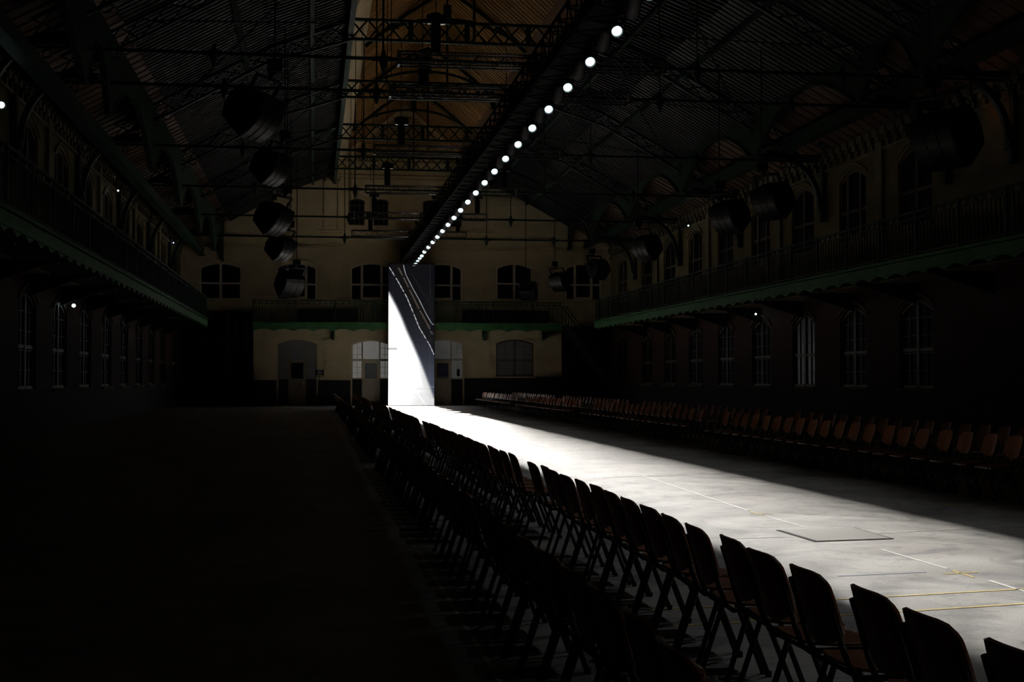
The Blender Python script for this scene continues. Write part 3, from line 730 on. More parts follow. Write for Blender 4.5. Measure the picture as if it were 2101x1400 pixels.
# ------------------------------------------------------------ the tall screen
def screen():
    X0, X1, Z0, Z1, Y = 4.31, 7.00, 0.03, 8.33, 78.35
    root = empty('display_screen', ((X0+X1)/2, Y, 0), 'tall narrow screen showing a white floor and tilted rows of seats', 'screen')
    fr = MB(); fr.box(X0-0.03, Y, 0, X1+0.03, Y+0.35, Z1+0.05); fr.build('cabinet', M['black'], root)
    NX, NZ = 150, 450
    def lin(c): c /= 255.0; return c/12.92 if c <= 0.04045 else ((c+0.055)/1.055)**2.4
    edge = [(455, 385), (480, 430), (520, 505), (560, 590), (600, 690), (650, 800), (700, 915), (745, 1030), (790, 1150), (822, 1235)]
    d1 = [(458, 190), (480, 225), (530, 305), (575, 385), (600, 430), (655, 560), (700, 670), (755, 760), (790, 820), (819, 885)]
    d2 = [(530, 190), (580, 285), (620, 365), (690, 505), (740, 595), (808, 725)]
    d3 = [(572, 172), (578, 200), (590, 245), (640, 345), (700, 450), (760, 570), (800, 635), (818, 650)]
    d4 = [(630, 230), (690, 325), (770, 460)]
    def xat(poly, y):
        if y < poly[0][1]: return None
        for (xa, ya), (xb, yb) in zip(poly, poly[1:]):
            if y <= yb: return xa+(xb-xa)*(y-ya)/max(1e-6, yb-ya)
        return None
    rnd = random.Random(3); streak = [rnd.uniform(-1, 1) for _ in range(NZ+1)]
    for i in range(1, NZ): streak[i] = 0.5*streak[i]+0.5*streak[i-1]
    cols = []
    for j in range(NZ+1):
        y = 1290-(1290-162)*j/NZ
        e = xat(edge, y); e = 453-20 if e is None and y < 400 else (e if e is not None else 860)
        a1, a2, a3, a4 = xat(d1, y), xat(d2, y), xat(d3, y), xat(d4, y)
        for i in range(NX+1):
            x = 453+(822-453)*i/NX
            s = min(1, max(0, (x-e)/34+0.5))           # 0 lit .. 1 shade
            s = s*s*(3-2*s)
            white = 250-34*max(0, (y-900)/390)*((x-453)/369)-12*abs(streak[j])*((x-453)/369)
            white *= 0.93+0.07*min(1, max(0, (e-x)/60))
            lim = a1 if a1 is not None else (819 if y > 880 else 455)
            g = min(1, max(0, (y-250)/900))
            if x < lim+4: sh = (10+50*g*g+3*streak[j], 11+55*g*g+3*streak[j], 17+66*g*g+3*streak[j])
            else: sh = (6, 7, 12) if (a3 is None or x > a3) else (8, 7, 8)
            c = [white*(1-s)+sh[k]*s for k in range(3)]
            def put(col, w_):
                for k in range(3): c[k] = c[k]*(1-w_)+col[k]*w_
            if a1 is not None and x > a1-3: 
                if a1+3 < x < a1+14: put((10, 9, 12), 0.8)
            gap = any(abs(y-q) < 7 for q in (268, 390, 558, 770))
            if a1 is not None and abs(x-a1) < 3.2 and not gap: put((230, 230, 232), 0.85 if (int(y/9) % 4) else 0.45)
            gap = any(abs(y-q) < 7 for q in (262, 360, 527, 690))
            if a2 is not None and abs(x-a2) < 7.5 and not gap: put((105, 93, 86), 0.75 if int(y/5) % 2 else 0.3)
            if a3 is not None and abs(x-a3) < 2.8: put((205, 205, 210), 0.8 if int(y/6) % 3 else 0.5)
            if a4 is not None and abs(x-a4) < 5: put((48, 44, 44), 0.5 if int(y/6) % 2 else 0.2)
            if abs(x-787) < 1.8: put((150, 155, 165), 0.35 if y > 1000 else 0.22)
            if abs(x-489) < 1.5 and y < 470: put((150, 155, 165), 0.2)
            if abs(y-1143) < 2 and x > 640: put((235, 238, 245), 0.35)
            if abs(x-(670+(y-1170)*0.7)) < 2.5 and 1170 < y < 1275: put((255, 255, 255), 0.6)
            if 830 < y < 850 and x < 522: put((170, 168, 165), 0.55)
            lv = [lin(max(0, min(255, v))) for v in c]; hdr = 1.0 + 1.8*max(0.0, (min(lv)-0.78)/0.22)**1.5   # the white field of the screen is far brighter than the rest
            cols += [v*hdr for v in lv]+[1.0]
    me = bpy.data.meshes.new('picture'); vs = []; fs = []
    ox, oy = (X0+X1)/2, Y
    for j in range(NZ+1):
        for i in range(NX+1): vs.append((X0+(X1-X0)*i/NX-ox, -0.006, Z0+(Z1-Z0)*j/NZ))
    for j in range(NZ):
        for i in range(NX):
            a = j*(NX+1)+i; fs.append((a, a+1, a+NX+2, a+NX+1))
    me.from_pydata(vs, [], fs); ca = me.color_attributes.new('picture', 'FLOAT_COLOR', 'POINT'); ca.data.foreach_set('color', cols)
    m = bpy.data.materials.new('screen_picture'); m.use_nodes = True; nt = m.node_tree; b = nt.nodes['Principled BSDF']
    at = nt.nodes.new('ShaderNodeAttribute'); at.attribute_name = 'picture'
    b.inputs['Base Color'].default_value = (0.01, 0.01, 0.012, 1); b.inputs['Roughness'].default_value = 0.5
    nt.links.new(at.outputs['Color'], b.inputs['Emission Color']); b.inputs['Emission Strength'].default_value = 1.0
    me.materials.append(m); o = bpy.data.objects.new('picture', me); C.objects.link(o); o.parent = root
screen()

# ------------------------------------------------------------ long lighting truss with lamps
TX0, TX1, TZ0, TZ1, TY0, TY1 = 5.0, 5.8, 8.38, 9.15, 6.0, 78.6
tr = empty('lighting_truss', (5.4, 42, TZ0), 'long black box truss carrying the row of lamps above the runway', 'truss')
for x, z in ((TX0, TZ0), (TX1, TZ0), (TX0, TZ1), (TX1, TZ1)):
    m = MB(); m.tube([(x, TY0, z), (x, TY1, z)], 0.03, 8); m.build('chord', M['truss_black'], tr)
m = MB(); y = TY0; k = 0
while y < TY1-0.5:
    y2 = y+0.5
    a, b = (TZ0, TZ1) if k % 2 else (TZ1, TZ0)
    for x in (TX0, TX1): m.beam((x, y, a), (x, y2, b), 0.03)
    xa, xb = (TX0, TX1) if k % 2 else (TX1, TX0)
    for z in (TZ0, TZ1): m.beam((xa, y, z), (xb, y2, z), 0.03)
    y = y2; k += 1
m.build('lacing', M['truss_black'], tr)
m = MB(); m.box(5.06, TY0, 8.47, 5.74, TY1, 8.50); m.build('cable_tray', M['truss_black'], tr)
# cable loom lying in the truss
m = MB(); rnd = random.Random(5)
for q in range(16):
    x = 5.12+0.56*rnd.random(); z = 8.53+0.02*q; P = []
    yy = TY0
    while yy <= TY1:
        P.append((min(5.72, max(5.08, x+rnd.uniform(-.10, .10))), yy, z+rnd.uniform(-0.02, 0.10))); yy += 1.2
    m.tube(P, 0.034, 5)
for q in range(150):       # loops hanging between clamps
    yy = TY0+0.5+q*(TY1-TY0-1)/150; x = rnd.choice((5.08, 5.72)); d_ = rnd.uniform(0.08, 0.3)
    m.tube([(x, yy, 8.55), (x+rnd.uniform(-.03, .03), yy+0.15, 8.5-d_*.5), (x, yy+0.35, 8.55)], 0.014, 4)
tag(m.build('cable_loom', M['cable']), 'thick bundle of black cables lying along the lighting truss', 'cable', kind='stuff')
# lamps
def make_lamp(on):
    root = empty('spotlight', (0, 0, 0))
    h = MB(); RR = [0.05, 0.085, 0.11, 0.115, 0.115, 0.108]; Yp = [0.40, 0.37, 0.28, 0.1, -0.02, -0.03]
    h.tube([(0, y, 0) for y in Yp], RR, 16); h.tube([(0, -0.03, 0), (0, -0.07, 0)], [0.106, 0.110], 16, caps=False)
    ho = h.build('housing', M['housing'], root)
    l = MB(); l.tube([(0, -0.031, 0), (0, -0.055, 0), (0, -0.066, 0)], [0.098, 0.078, 0.02], 16); l.build('lens', M['lens'] if on else M['black_gloss'], root)
    return root
def aim(o, d):
    """local -Y axis looks along d"""
    d = Vector(d).normalized(); o.rotation_mode = 'QUATERNION'; o.rotation_quaternion = d.to_track_quat('-Y', 'Z')
lamp_on, lamp_off = make_lamp(True), make_lamp(False)
ym = MB(); ym.tube([(-0.145, 0, 0.0), (-0.145, 0, 0.2), (0, 0, 0.26), (0.145, 0, 0.2), (0.145, 0, 0)], 0.012, 5); ym.tube([(0, 0, 0.25), (0, 0, 0.36)], 0.03, 8); ym.tube([(-0.02, 0, 0.33), (0.30, 0, 0.33)], 0.022, 6)
yoke_me = ym.mesh('yoke', M['black'])
dm = MB(); dm.box(-0.15, -0.12, 0.12, -0.145, -0.06, 0.2); door_me = dm.mesh('clamp', M['steel'])
def beam_light(y, tilt):
    L = bpy.data.lights.new('spot_beam', 'SPOT'); dist = LAMP_Z/math.sin(tilt)
    t = min(1.0, max(0.0, (y-50.0)/16.0)); boost = (1.0 + (FAR_BOOST-1.0)*t*t) if y < 69 else 11.0
    L.energy = SPOT_W*boost*(dist/14.4)**1.0; L.spot_size = 2*math.atan(1.66/dist); L.spot_blend = 0.12
    L.shadow_soft_size = 0.07; L.color = (1.0, 0.975, 0.93); return L
spill_d = bpy.data.lights.new('spot_spill', 'SPOT'); spill_d.energy = SPILL_W; spill_d.spot_size = math.radians(54); spill_d.spot_blend = 0.5
spill_d.shadow_soft_size = 0.12; spill_d.color = (0.92, 0.96, 1.0)
LY = [21.6+2.42*i for i in range(-6, 20)]
EXTRA = [69.2, 70.6, 72.0, 73.4, 74.8, 76.2]
LAMPS = [y for y in LY if y < 68.5] + EXTRA
used = {True: False, False: False}
def add_lamp(y, on, d, label, group, with_beam):
    src = lamp_on if on else lamp_off
    if not used[on]: used[on] = True; o = src
    else: o = copy_tree(src)
    o.name = 'spotlight'
    x = RUN_X+0.06; dz = 0.05 if (on and y > 69) else 0.0; o.location = (x, y, LAMP_Z-dz); aim(o, d); tag(o, label, 'spotlight', group)
    q = bpy.data.objects.new('yoke', yoke_me); C.objects.link(q); q.parent = o; q.scale = (1, 1, 1+dz/0.36)
    qi = o.rotation_quaternion.inverted(); q.rotation_mode = 'QUATERNION'; q.rotation_quaternion = qi
    if with_beam:
        t0 = math.asin(-Vector(d).normalized().z) if d[1] <= 0 else PI-math.asin(-Vector(d).normalized().z)
        fan = (-4.2, -1.4, 1.4, 4.6) if y < 69 else (0.0,)     # each lamp throws a slightly fanned beam, so the pools melt together
        for dd, nm, tt in [(beam_light(y, t0+R(q)), 'beam', t0+R(q)) for q in fan] + [(spill_d, 'spill', 0)]:
            if nm == 'beam': dd.energy /= len(fan)
            if nm == 'spill' and (LAMPS.index(y) % SPILL_EVERY): continue
            L = bpy.data.objects.new(nm, dd); C.objects.link(L); L.parent = o; L.location = (0, -0.12, 0)
            L.rotation_mode = 'QUATERNION'
            dw = Vector((d[0], -math.cos(tt), -math.sin(tt))) if nm == 'beam' else Vector((-0.085, -0.25, -1))
            L.rotation_quaternion = qi @ dw.normalized().to_track_quat('-Z', 'Y')
            L['label'] = 'light beam'
for i, y in enumerate(LAMPS):
    tilt = 34 if y < 69 else [42, 52, 64, 76, 90, 100][EXTRA.index(y)]
    a = math.radians(tilt); d = (-0.01, -math.cos(a), -math.sin(a))
    # keep the lit strip equally wide whatever the tilt
    dist = LAMP_Z/math.sin(a)
    add_lamp(y, True, d, 'lit round spotlight facing the camera, %s from the tall screen' % ordinal(len(LAMPS)-i), 'lit spotlights under the truss', True)
for i, y in enumerate([v+1.21 for v in LY if v < 67]):
    add_lamp(y, False, (0.0, 0.72, -0.55), 'unlit grey spotlight turned towards the screen, %s from the near end of the truss' % ordinal(i+1), 'unlit spotlights between the lit ones', False)

# unseen warm lamps added on the truss to brighten the lantern
for i, y in enumerate((37.0, 46.5, 56.0, 65.5, 73.0)):
    o = empty('added_uplight', (4.9, y, 9.18), 'small added lamp on the long truss to light the lantern, %s from near end' % ordinal(i+1), 'spotlight', 'added lamps on top of the truss')
    m = MB(); m.box(4.9, y-0.1, 9.18, 5.05, y+0.1, 9.24); m.tube([(4.97, y, 9.22), (4.93, y, 9.36)], [0.06, 0.075], 10); m.build('housing', M['truss_black'], o)
    L = bpy.data.lights.new('added_uplight_beam', 'SPOT'); L.energy = ADDED_UPLIGHT_W*(0.5 if i == 4 else 1.0); L.color = (1.0, 0.86, 0.66); L.spot_size = R(96); L.spot_blend = 0.6; L.shadow_soft_size = 0.25
    lo = bpy.data.objects.new('added_uplight_beam', L); C.objects.link(lo); lo.parent = o; lo.location = (0.02, 0, 0.25); lo.rotation_mode = 'QUATERNION'
    lo.rotation_quaternion = Vector((-0.45, 0.15 if i < 4 else 0.9, 1)).normalized().to_track_quat('-Z', 'Y'); lo['label'] = 'light beam'

# ------------------------------------------------------------ cross trusses with hoists
CROSS = [(32.2, 2.0, 8.6), (35.9, 2.0, 8.6), (45.2, 2.0, 8.4), (54.8, 2.06, 8.3), (63.6, 1.85, 8.2), (71.5, 1.97, 8.1)]
for i, (Y, xa, xb) in enumerate(CROSS):
    t = empty('cross_truss', (XC, Y, 9.0), 'short silver box truss lying across the tie rods, %s from the screen' % ordinal(6-i), 'truss', 'short cross trusses')
    m = MB()
    for yy in (Y-0.15, Y+0.15):
        for z in (9.2, 9.5): m.tube([(xa, yy, z), (xb, yy, z)], 0.025, 6)
    m.build('chord', M['alu'], t)
    m = MB(); n = 20
    for j in range(n):
        x0, x1 = xa+(xb-xa)*j/n, xa+(xb-xa)*(j+1)/n
        for yy in (Y-0.15, Y+0.15): m.beam((x0, yy, 9.2 if j % 2 else 9.5), (x1, yy, 9.5 if j % 2 else 9.2), 0.02)
        m.beam((x0, Y-0.15, 9.5 if j % 2 else 9.2), (x1, Y+0.15, 9.5 if j % 2 else 9.2), 0.018)
    for x in (xa, (xa+xb)/2, xb): m.box(x-0.03, Y-0.17, 9.18, x+0.03, Y+0.17, 9.52)
    m.build('lacing', M['alu'], t)
def hoist(x, Y, label, zb=9.53):
    r = empty('chain_hoist', (x, Y, zb), label, 'chain hoist', 'chain hoists on the cross trusses')
    m = MB(); m.tube([(x, Y, zb), (x, Y, zb+0.05), (x, Y, zb+0.62), (x, Y, zb+0.68)], [0.10, 0.115, 0.125, 0.09], 12); m.build('chain_bag', M['black'], r)
    m = MB(); m.box(x-0.22, Y-0.1, zb+0.70, x+0.24, Y+0.1, zb+0.92); m.box(x-0.12, Y-0.12, zb+0.66, x+0.10, Y+0.12, zb+0.95); m.build('motor', M['black'], r)
    m = MB(); m.box(x-0.20, Y-0.13, zb+0.675, x-0.10, Y-0.02, zb+0.70); m.box(x+0.06, Y-0.13, zb+0.675, x+0.22, Y-0.02, zb+0.70); m.build('hook_plate', M['steel'], r)
    m = MB(); m.tube([(x, Y, zb+0.9), (x, Y, 13.2 if Y not in (32.2,) else 15.5)], 0.012, 5); m.build('lift_chain', M['black'], r)
for x, Y, s in ((2.9, 32.2, 'left'), (2.88, 35.9, 'left'), (2.9, 45.2, 'left'), (2.95, 54.8, 'left'), (2.8, 63.6, 'left'), (2.95, 71.5, 'left'), (7.8, 54.8, 'right'), (7.75, 63.6, 'right'), (7.65, 71.5, 'right')):
    k = [c[0] for c in CROSS].index(Y)
    hoist(x, Y, 'black chain hoist on the %s end of the %s cross truss from the screen' % (s, ordinal(6-k)))
# chains hanging beside the left lantern edge
for i, (x, Y) in enumerate(((1.7, 34), (1.95, 34.4), (2.2, 41), (1.5, 50), (1.75, 50.3), (1.6, 60), (2.6, 60), (7.2, 50.0), (2.0, 68))):
    m = MB(); zt = 15.2 if x >= 2 else 14.2 + (x-LX0)*1.2
    m.tube([(x, Y, 9.45 if i % 2 else 9.8), (x, Y, zt)], 0.012, 5)
    tag(m.build('hanging_chain', M['black']), 'thin black chain hanging from the lantern roof, number %s from the camera side' % ['one','two','three','four','five','six','seven','eight','nine'][i], 'chain', 'thin chains below the lantern')

# ------------------------------------------------------------ hanging loudspeakers
def make_speaker():
    root = empty('loudspeaker', (0, 0, 0))
    # local: front looks along -Y, body 1.0 wide (x), 1.1 tall, curved front
    n = 8; prof_ = []
    for i in range(n+1):
        t = -1+2*i/n; prof_.append((-0.46+0.14*t*t, 0.52*t))          # (y,z) curved front
    back = [(0.34, 0.40), (0.42, 0.15), (0.42, -0.12), (0.30, -0.40)]
    poly = [(-0.46, y, z) for y, z in prof_] + [(-0.46, y, z) for y, z in back]
    b = MB(); b.prism(poly, (0.92, 0, 0)); b.build('cabinet', M['black'], root)
    g = MB()
    for i in range(n):
        (ya, za), (yb, zb) = prof_[i], prof_[i+1]
        g.prism([(-0.42, ya-0.012, za), (-0.42, yb-0.012, zb), (-0.42, yb, zb), (-0.42, ya, za)], (0.84, 0, 0))
    g.build('grille', M['black_gloss'], root)
    for x in (-0.15, 0.12):
        t = MB(); t.tube([(x, ya-0.014, za) for ya, za in prof_], 0.011, 6); t.build('trim_rib', M['black_gloss'], root)
    y_ = MB()
    for x in (-0.5, 0.5): y_.beam((x, 0.0, -0.05), (x, 0.1, 0.78), 0.04, 0.09)
    y_.beam((-0.5, 0.1, 0.78), (0.5, 0.1, 0.78), 0.09, 0.05); y_.tube([(0, 0.1, 0.78), (0, 0.1, 1.0)], 0.06, 8)
    y_.tube([(0.56+0.08*math.cos(a*PI/4), 0.12, 0.55+0.1*math.sin(a*PI/4)) for a in range(9)], 0.012, 5)
    y_.build('yoke', M['black'], root)
    return root
sp_src = make_speaker(); first = [True]
def place_speaker(x, y, z, tilt, yaw, size, label, ztop):
    o = sp_src if first[0] else copy_tree(sp_src); first[0] = False
    o.name = 'loudspeaker'; o.location = (x, y, z); o.scale = (size,)*3
    o.rotation_mode = 'QUATERNION'
    d = Vector((math.sin(yaw)*math.cos(tilt), -math.cos(yaw)*math.cos(tilt), -math.sin(tilt)))
    o.rotation_quaternion = d.to_track_quat('-Y', 'Z'); tag(o, label, 'loudspeaker', 'black hanging loudspeakers')
    up = o.rotation_quaternion @ Vector((0, 0.1, 1.0))*size
    m = MB(); px, py, pz = x+up.x, y+up.y, z+up.z
    m.tube([(px, py, pz-0.1), (px, py, roof_z(px)+0.02)], 0.022, 5); m.box(px-0.16*size, py-0.12, pz-0.05, px+0.16*size, py+0.12, pz+0.22)
    tag(m.build('hanging_cable', M['black']), 'thin black suspension of the '+label.replace('black ', '').replace('large ', '').replace(' hanging', ''), 'cable', 'suspensions of the loudspeakers')
R_ = math.radians
place_speaker(-1.35, 29.6, 7.45, R_(38), R_(62), 1.02, 'black loudspeaker, largest and nearest on the left side', 12.8)
place_speaker(-1.45, 44.5, 8.6, R_(38), R_(58), 1.05, 'black loudspeaker, second on the left side', 12.8)
place_speaker(-1.45, 47.4, 7.25, R_(40), R_(58), 1.05, 'black loudspeaker, third on the left side', 12.8)
place_speaker(-1.50, 59.6, 7.40, R_(38), R_(55), 1.05, 'black loudspeaker, fourth on the left side', 12.8)
place_speaker(-1.30, 71.0, 6.6, R_(45), R_(30), 1.25, 'black loudspeaker, last on the left near the end wall', 12.8)
place_speaker(13.3, 26.6, 6.75, R_(36), R_(-62), 1.15, 'large black loudspeaker, nearest on the right side', 12.0)
place_speaker(14.35, 40.4, 7.25, R_(36), R_(-62), 1.05, 'black loudspeaker, second on the right side', 11.6)
place_speaker(13.9, 43.4, 7.1, R_(36), R_(-62), 1.05, 'black loudspeaker, third on the right side', 11.8)
place_speaker(14.5, 57.2, 7.4, R_(36), R_(-62), 1.05, 'black loudspeaker, fourth on the right side', 11.5)
place_speaker(14.3, 66.5, 7.2, R_(35), R_(-150), 0.95, 'black loudspeaker, fifth on the right side', 11.5)
place_speaker(14.1, 76.0, 7.25, R_(35), R_(-50), 1.0, 'black loudspeaker, sixth on the right side by the end wall', 11.5)
place_speaker(12.4, 77.0, 6.7, R_(60), R_(-20), 1.0, 'black loudspeaker in front of the fifth end wall window', 12.5)

# ------------------------------------------------------------ small lamps on the walls
def wall_light(p, m, r, label, cat='lamp', body=True):
    root = empty('wall_light', p, label, cat)
    x, y, z = p; b = MB(); b.tube([(x, y+0.02, z), (x, y+0.16, z)], [r*1.5, r*1.1], 8); b.build('lamp_body', M['black'], root)
    s = MB(); s.tube([(x, y-r*.6, z), (x, y, z), (x, y+0.02, z)], [r*0.5, r, r], 8); s.build('bulb', m, root)
wall_light((-7.6, 44.2, 3.93), M['led'], 0.06, 'small white lamp glowing under the left gallery')
wall_light((-7.5, 53.0, 8.85), M['led'], 0.03, 'small green-white lamp on the upper left wall')
wall_light((-7.6, 74.5, 9.0), M['led_blue'], 0.03, 'tiny blue-white lamp at the far end of the left wall')
wall_light((-7.6, 34.0, 8.3), M['led'], 0.08, 'bright lamp at the left edge on the upper left wall')
wall_light((17.9, 52.6, 4.24), M['led'], 0.04, 'small white lamp under the right gallery')
wall_light((17.9, 62.5, 9.0), M['led'], 0.035, 'small white lamp under the right eaves')
wall_light((17.6, 33.9, 8.87), M['led_orange'], 0.05, 'small orange lamp above the nearest right loudspeaker')
wall_light((17.6, 34.2, 7.64), M['led_blue'], 0.028, 'tiny blue lamp below the nearest right loudspeaker')
for (x, y, z, lb) in ((17.6, 44.4, 9.75, 'third'), (17.6, 51.5, 9.5, 'second'),):
    r = empty('wall_spotlight', (x, y, z), 'round unlit spotlight on the right wall under the eaves, %s from the far end' % lb, 'spotlight')
    m = MB(); m.tube([(x, y+0.25, z+.1), (x-0.05, y, z)], [0.1, 0.14], 12); m.build('housing', M['black'], r)
    m = MB(); m.tube([(x-0.05, y-0.0, z), (x-0.055, y-0.02, z-.002)], [0.12, 0.1], 12); m.build('lens', M['frosted_dim'], r)
# work light on a stand by the left door
r = empty('stand_light', (0.32, 78.6, 0), 'black floodlight on a tripod stand by the left door', 'floodlight')
m = MB(); m.tube([(0.32, 78.6, 0.5), (0.32, 78.6, 1.75)], 0.02, 6)
for a in (0, 2.09, 4.19): m.tube([(0.32, 78.6, 0.7), (0.32+0.45*math.cos(a), 78.6+0.45*math.sin(a), 0.01)], 0.014, 5)
m.build('stand', M['black'], r)
m = MB(); m.box(0.12, 78.5, 1.8, 0.52, 78.7, 2.1); m.box(0.08, 78.56, 1.72, 0.12, 78.64, 2.15); m.box(0.52, 78.56, 1.72, 0.56, 78.64, 2.15); m.box(0.1, 78.56, 1.72, 0.54, 78.64, 1.76); m.build('lamp_head', M['black'], r)
m = MB(); m.box(0.2, 78.49, 1.86, 0.44, 78.5, 2.04); m.build('lens', M['frosted_dim'], r)

# ------------------------------------------------------------ floor marks
def mark(name, segs_, w_, m, label, cat, z=0.003):
    mb = MB()
    for (x0, y0, x1, y1) in segs_:
        d = Vector((x1-x0, y1-y0, 0)).normalized(); p = Vector((-d.y, d.x, 0))*(w_/2)
        a, b = Vector((x0, y0, 0.0005)), Vector((x1, y1, 0.0005))
        mb.prism([a-p, b-p, b+p, a+p], (0, 0, z))
    return tag(mb.build(name, m, origin=(segs_[0][0], segs_[0][1], 0)), label, cat)
mark('painted_line', [(5.36, 21.5, 5.2, 15.6), (5.19, 15.1, 5.24, 13.7)], 0.035, M['paint_white'], 'thin white line running down the lit floor to the hatch', 'floor line')
mark('painted_line', [(5.26, 11.9, 5.27, 10.6)], 0.035, M['paint_white'], 'short white line between the hatch and the near yellow cross', 'floor line')
mark('painted_line', [(5.29, 9.95, 5.27, 7.5)], 0.04, M['paint_white'], 'white line at the right edge crossing the yellow lines', 'floor line')
mark('painted_line', [(4.13, 12.92, 4.78, 12.98)], 0.03, M['paint_white'], 'white line crossing the floor left of the hatch', 'floor line')
mark('painted_line', [(5.77, 13.14, 7.9, 13.62)], 0.03, M['paint_white'], 'white line crossing the floor right of the hatch', 'floor line')
mark('painted_line', [(4.6, 21.1, 8.2, 22.25)], 0.025, M['paint_white'], 'faint white line across the middle of the lit floor', 'floor line')
mark('painted_line', [(5.3, 30.5, 5.4, 34.5)], 0.05, M['paint_white'], 'faint white dash far down the lit floor', 'floor line')
mark('painted_line', [(4.66, 60.0, 4.9, 64.0)], 0.06, M['paint_white'], 'short white dash near the foot of the screen', 'floor line')
mark('tape_strip', [(2.3, 9.03, 5.9, 9.6)], 0.036, M['tape_yellow'], 'yellow tape line across the lit floor, farther of two', 'tape')
mark('tape_strip', [(2.3, 8.42, 3.9, 8.70), (3.9, 8.70, 5.6, 9.0)], 0.042, M['tape_yellow'], 'yellow tape line across the lit floor, nearer of two', 'tape')
mark('tape_cross', [(5.10, 10.33, 5.42, 10.38), (5.27, 10.52, 5.25, 10.12)], 0.03, M['tape_yellow'], 'yellow tape cross on the lit floor near the right edge', 'tape')
mark('tape_cross', [(5.10, 15.24, 5.38, 15.20), (5.19, 15.5, 5.2, 15.0)], 0.03, M['tape_yellow'], 'yellow tape cross on the lit floor beyond the hatch', 'tape')
mark('tape_cross', [(7.8, 15.9, 8.1, 16.0), (7.95, 16.15, 7.97, 15.75)], 0.03, M['tape_yellow'], 'dim yellow tape cross in the shade by the right seats', 'tape')
mark('blue_scuff', [(4.2, 10.35, 5.0, 10.45)], 0.03, M['blue_mark'], 'faint blue streak on the lit floor behind the yellow lines', 'mark')
mark('painted_line', [(0.96, 12.43, 0.99, 3.5)], 0.03, M['paint_white'], 'pale line on the dark floor along the left of the seats', 'floor line')
mark('painted_line', [(0.95, 12.6, 0.96, 30.0)], 0.02, M['paint_white'], 'far part of the pale line left of the seats', 'floor line')
mark('painted_line', [(-0.6, 12.26, 0.94, 12.42)], 0.02, M['paint_white'], 'thin pale line crossing the dark aisle on the left', 'floor line')
hr = empty('floor_hatch', (5.28, 13.1, 0), 'square steel hatch cover let into the lit floor', 'hatch')
qa = [(4.82, 13.55), (5.73, 13.64), (5.72, 12.64), (4.85, 12.53)]
m = MB(); m.prism([(x, y, 0.0005) for x, y in qa], (0, 0, 0.006)); m.build('frame_gap', M['gap'], hr)
cx, cy = 5.28, 13.09
m = MB(); m.prism([(cx+(x-cx)*0.93, cy+(y-cy)*0.955, 0.001) for x, y in qa], (0, 0, 0.009)); m.build('cover_plate', M['hatch'], hr)
hb = empty('floor_grille', (5.33, 54.0, 0), 'thin dark slot in the floor far up the runway', 'floor slot')
m = MB(); m.prism([(x, y, 0.0005) for x, y in ((4.9, 54.4), (5.76, 54.4), (5.76, 53.7), (4.9, 53.7))], (0, 0, 0.004)); m.build('slot', M['hatch'], hb)

# ------------------------------------------------------------ chairs
def slab(W, zlo, zhi, nx, nz, fn, thick, mbx=None):
    """curved plate: fn(u,v)->(point, normal) with u,v in -1..1"""
    mb = mbx or MB(); F_, B_ = [], []; k0 = len(mb.v)
    for s in (1, -1):
        for j in range(nz+1):
            for i in range(nx+1):
                u = math.sin((-1+2*i/nx)*PI/2); v = math.sin((-1+2*j/nz)*PI/2)
                p, n = fn(u, v); mb.v.append(tuple(Vector(p)+Vector(n)*(thick/2*s)))
    st = (nx+1)*(nz+1)
    for s in (0, 1):
        for j in range(nz):
            for i in range(nx):
                a = k0+s*st+j*(nx+1)+i; f = (a, a+1, a+nx+2, a+nx+1)
                mb.f.append(f if s == 0 else f[::-1]); mb.mi.append(mb.cur); mb.sm.append(True)
    rim = [j0*(nx+1)+i0 for i0, j0 in [(i, 0) for i in range(nx)]+[(nx, j) for j in range(nz)]+[(i, nz) for i in range(nx, 0, -1)]+[(0, j) for j in range(nz, 0, -1)]]
    for a, b in zip(rim, rim[1:]+rim[:1]):
        mb.f.append((k0+a, k0+b, k0+st+b, k0+st+a)); mb.mi.append(mb.cur); mb.sm.append(False)
    return mb
def back_fn(u, v):
    hw, z0, z1 = 0.198, 0.535, 0.845
    c = (z0+z1)/2; hh = (z1-z0)/2
    z = c + hh*v
    if v > 0: z -= v*0.045*abs(u)**9 + v*0.010*u*u
    else: z += -v*0.07*abs(u)**2.2
    y = hw*u*(1-0.05*max(0, v)**4-0.03*max(0, -v)**2)
    x = 0.015-0.105*(z-0.5)/0.34 + 0.045*u*u
    return (x, y, z), Vector((1, -0.42*u, 0.30)).normalized()
def seat_fn(u, v):
    x = 0.265+0.195*v; y = 0.205*u*(1-0.08*max(0, -v)) 
    x -= 0.03*abs(u)**5*(1 if v > 0 else -1)*abs(v)
    z = 0.455-0.014*(1-u*u)*(1-v*v)-0.022*max(0, v)**3+0.01*max(0, -v)**2
    return (x, y, z), Vector((0, 0, 1))
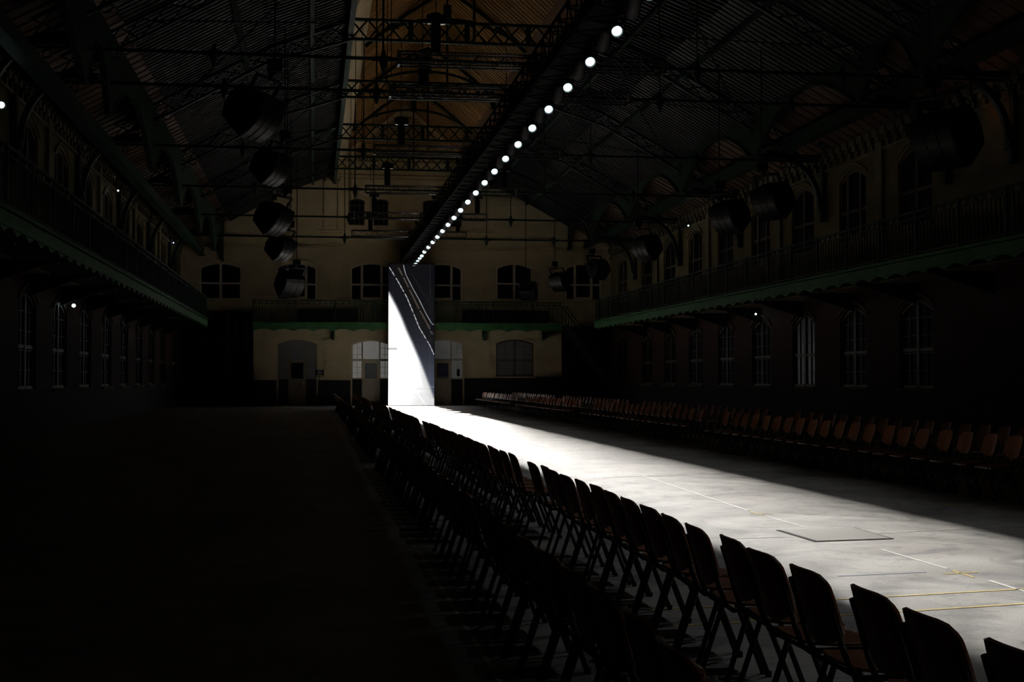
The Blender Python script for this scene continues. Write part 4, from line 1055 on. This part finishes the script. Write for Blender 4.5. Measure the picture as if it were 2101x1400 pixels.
def chair_parts(nb=8, nt=8):
    P = {}
    P['backrest'] = (slab(0, 0, 0, nb+2, nb, back_fn, 0.013), 'ply')
    P['seat'] = (slab(0, 0, 0, nb, nb, seat_fn, 0.013), 'ply')
    fr = MB()
    for s in (-1, 1):
        y = s*0.19
        fr.tube([(0.43, y*0.95, 0.425), (0.25, y, 0.432), (0.09, y, 0.432), (0.055, y, 0.46), (0.02, y, 0.555), (-0.02, y*0.98, 0.70), (-0.045, y*0.96, 0.775)], 0.0135, nt)
    fr.tube([(0.40, -0.195, 0.425), (0.40, 0.195, 0.425)], 0.011, nt); fr.tube([(0.10, -0.205, 0.430), (0.10, 0.205, 0.430)], 0.011, nt)
    P['frame'] = (fr, 'tube')
    lg = []
    for s in (-1, 1):
        y = s*0.215
        for xe, xt in ((0.405, 0.245), (0.025, 0.165)):
            l = MB(); l.tube([(xt, y, 0.432), (xt+(xe-xt)*0.08, y, 0.39), (xe, y*1.03, 0.006)], 0.0145, nt); l.tube([(xe, y*1.03, 0.0), (xe, y*1.03, 0.03)], 0.018, nt); lg.append(l)
    P['legs'] = (lg, 'tube')
    return P
CP = chair_parts()
def proto_chair():
    root = empty('school_chair', (0, 0, 0))
    for k in ('seat', 'backrest', 'frame'): CP[k][0].build(k, M[CP[k][1]], root)
    for l in CP['legs'][0]: l.build('leg', M['tube'], root)
    return root
def joined(nb, nt, simple=False):
    P = chair_parts(nb, nt); mb = MB(); mb.cur = 0; mb.add(P['backrest'][0]); mb.add(P['seat'][0]); mb.cur = 1; mb.add(P['frame'][0])
    for l in P['legs'][0]: mb.add(l)
    return mb
far_mb = joined(4, 4); far_me = far_mb.mesh('school_chair', [M['ply'], M['tube']])
rows = []   # (x, y, rz, label, side, rowname)
rnd = random.Random(11)
def add_row(X, blocks, pitch, face, desc):
    k = 0
    for (ya, n, dx) in blocks:
        for i in range(n):
            k += 1
            rows.append((X+dx+rnd.uniform(-.022, .022), ya+i*pitch+rnd.uniform(-.02, .02), face+rnd.uniform(-.035, .035), desc, k))
# left seats look towards +X, right seats towards -X
LB = [(3.05, 18, 0), (13.44-0.0, 21, 0), (25.9, 19, 0.0), (37.2, 19, 0), (48.7, 19, 0), (60.2, 19, 0)]
add_row(2.03, LB, 0.525, 0.0, 'left row beside the lit floor')
add_row(1.08, [(2.7, 19, 0)]+[(a-0.15, n, dx) for a, n, dx in LB[1:]], 0.525, 0.0, 'rear left row')
RB = [(16.5, 20, 0), (31.95, 20, 0.3), (46.9, 20, 0.3), (61.7, 21, 0.3)]
add_row(9.12, RB, 0.65, PI, 'front right row')
add_row(10.62, [(a+0.1, n, dx+0.2) for a, n, dx in RB], 0.65, PI, 'rear right row')
order = sorted(range(len(rows)), key=lambda i: rows[i][1]*(1.25 if 'rear right' in rows[i][3] else 1.0))
keep = set(order[:300])
proto = proto_chair(); fresh = True
stuff = MB(); low = joined(3, 3)
for i, (x, y, rz, desc, k) in enumerate(rows):
    near = y < (27 if x < 5 else 31)
    if i in keep:
        if near:
            if fresh: o = proto; fresh = False
            else: o = copy_tree(proto)
            o.name = 'school_chair'
        else:
            o = bpy.data.objects.new('school_chair', far_me); C.objects.link(o)
        o.location = (x, y, 0); o.rotation_euler = (0, 0, rz)
        tag(o, 'plywood school chair, %s from the near end of the %s' % (ordinal(k) if k < 100 else 'one-hundred-and-'+ordinal(k-100), desc), 'chair', 'plywood chairs in the '+desc)
    else:
        mt = Matrix.Translation((x, y, 0)) @ Matrix.Rotation(rz, 4, 'Z')
        n = len(stuff.v); stuff.v += [tuple(mt @ Vector(p)) for p in low.v]; stuff.f += [tuple(n+q for q in f) for f in low.f]; stuff.mi += low.mi; stuff.sm += low.sm
if stuff.v: tag(stuff.build('distant_chairs', [M['ply'], M['tube']], origin=(5, 65, 0)), 'many small plywood chairs at the far ends of the rows', 'chairs', kind='stuff')
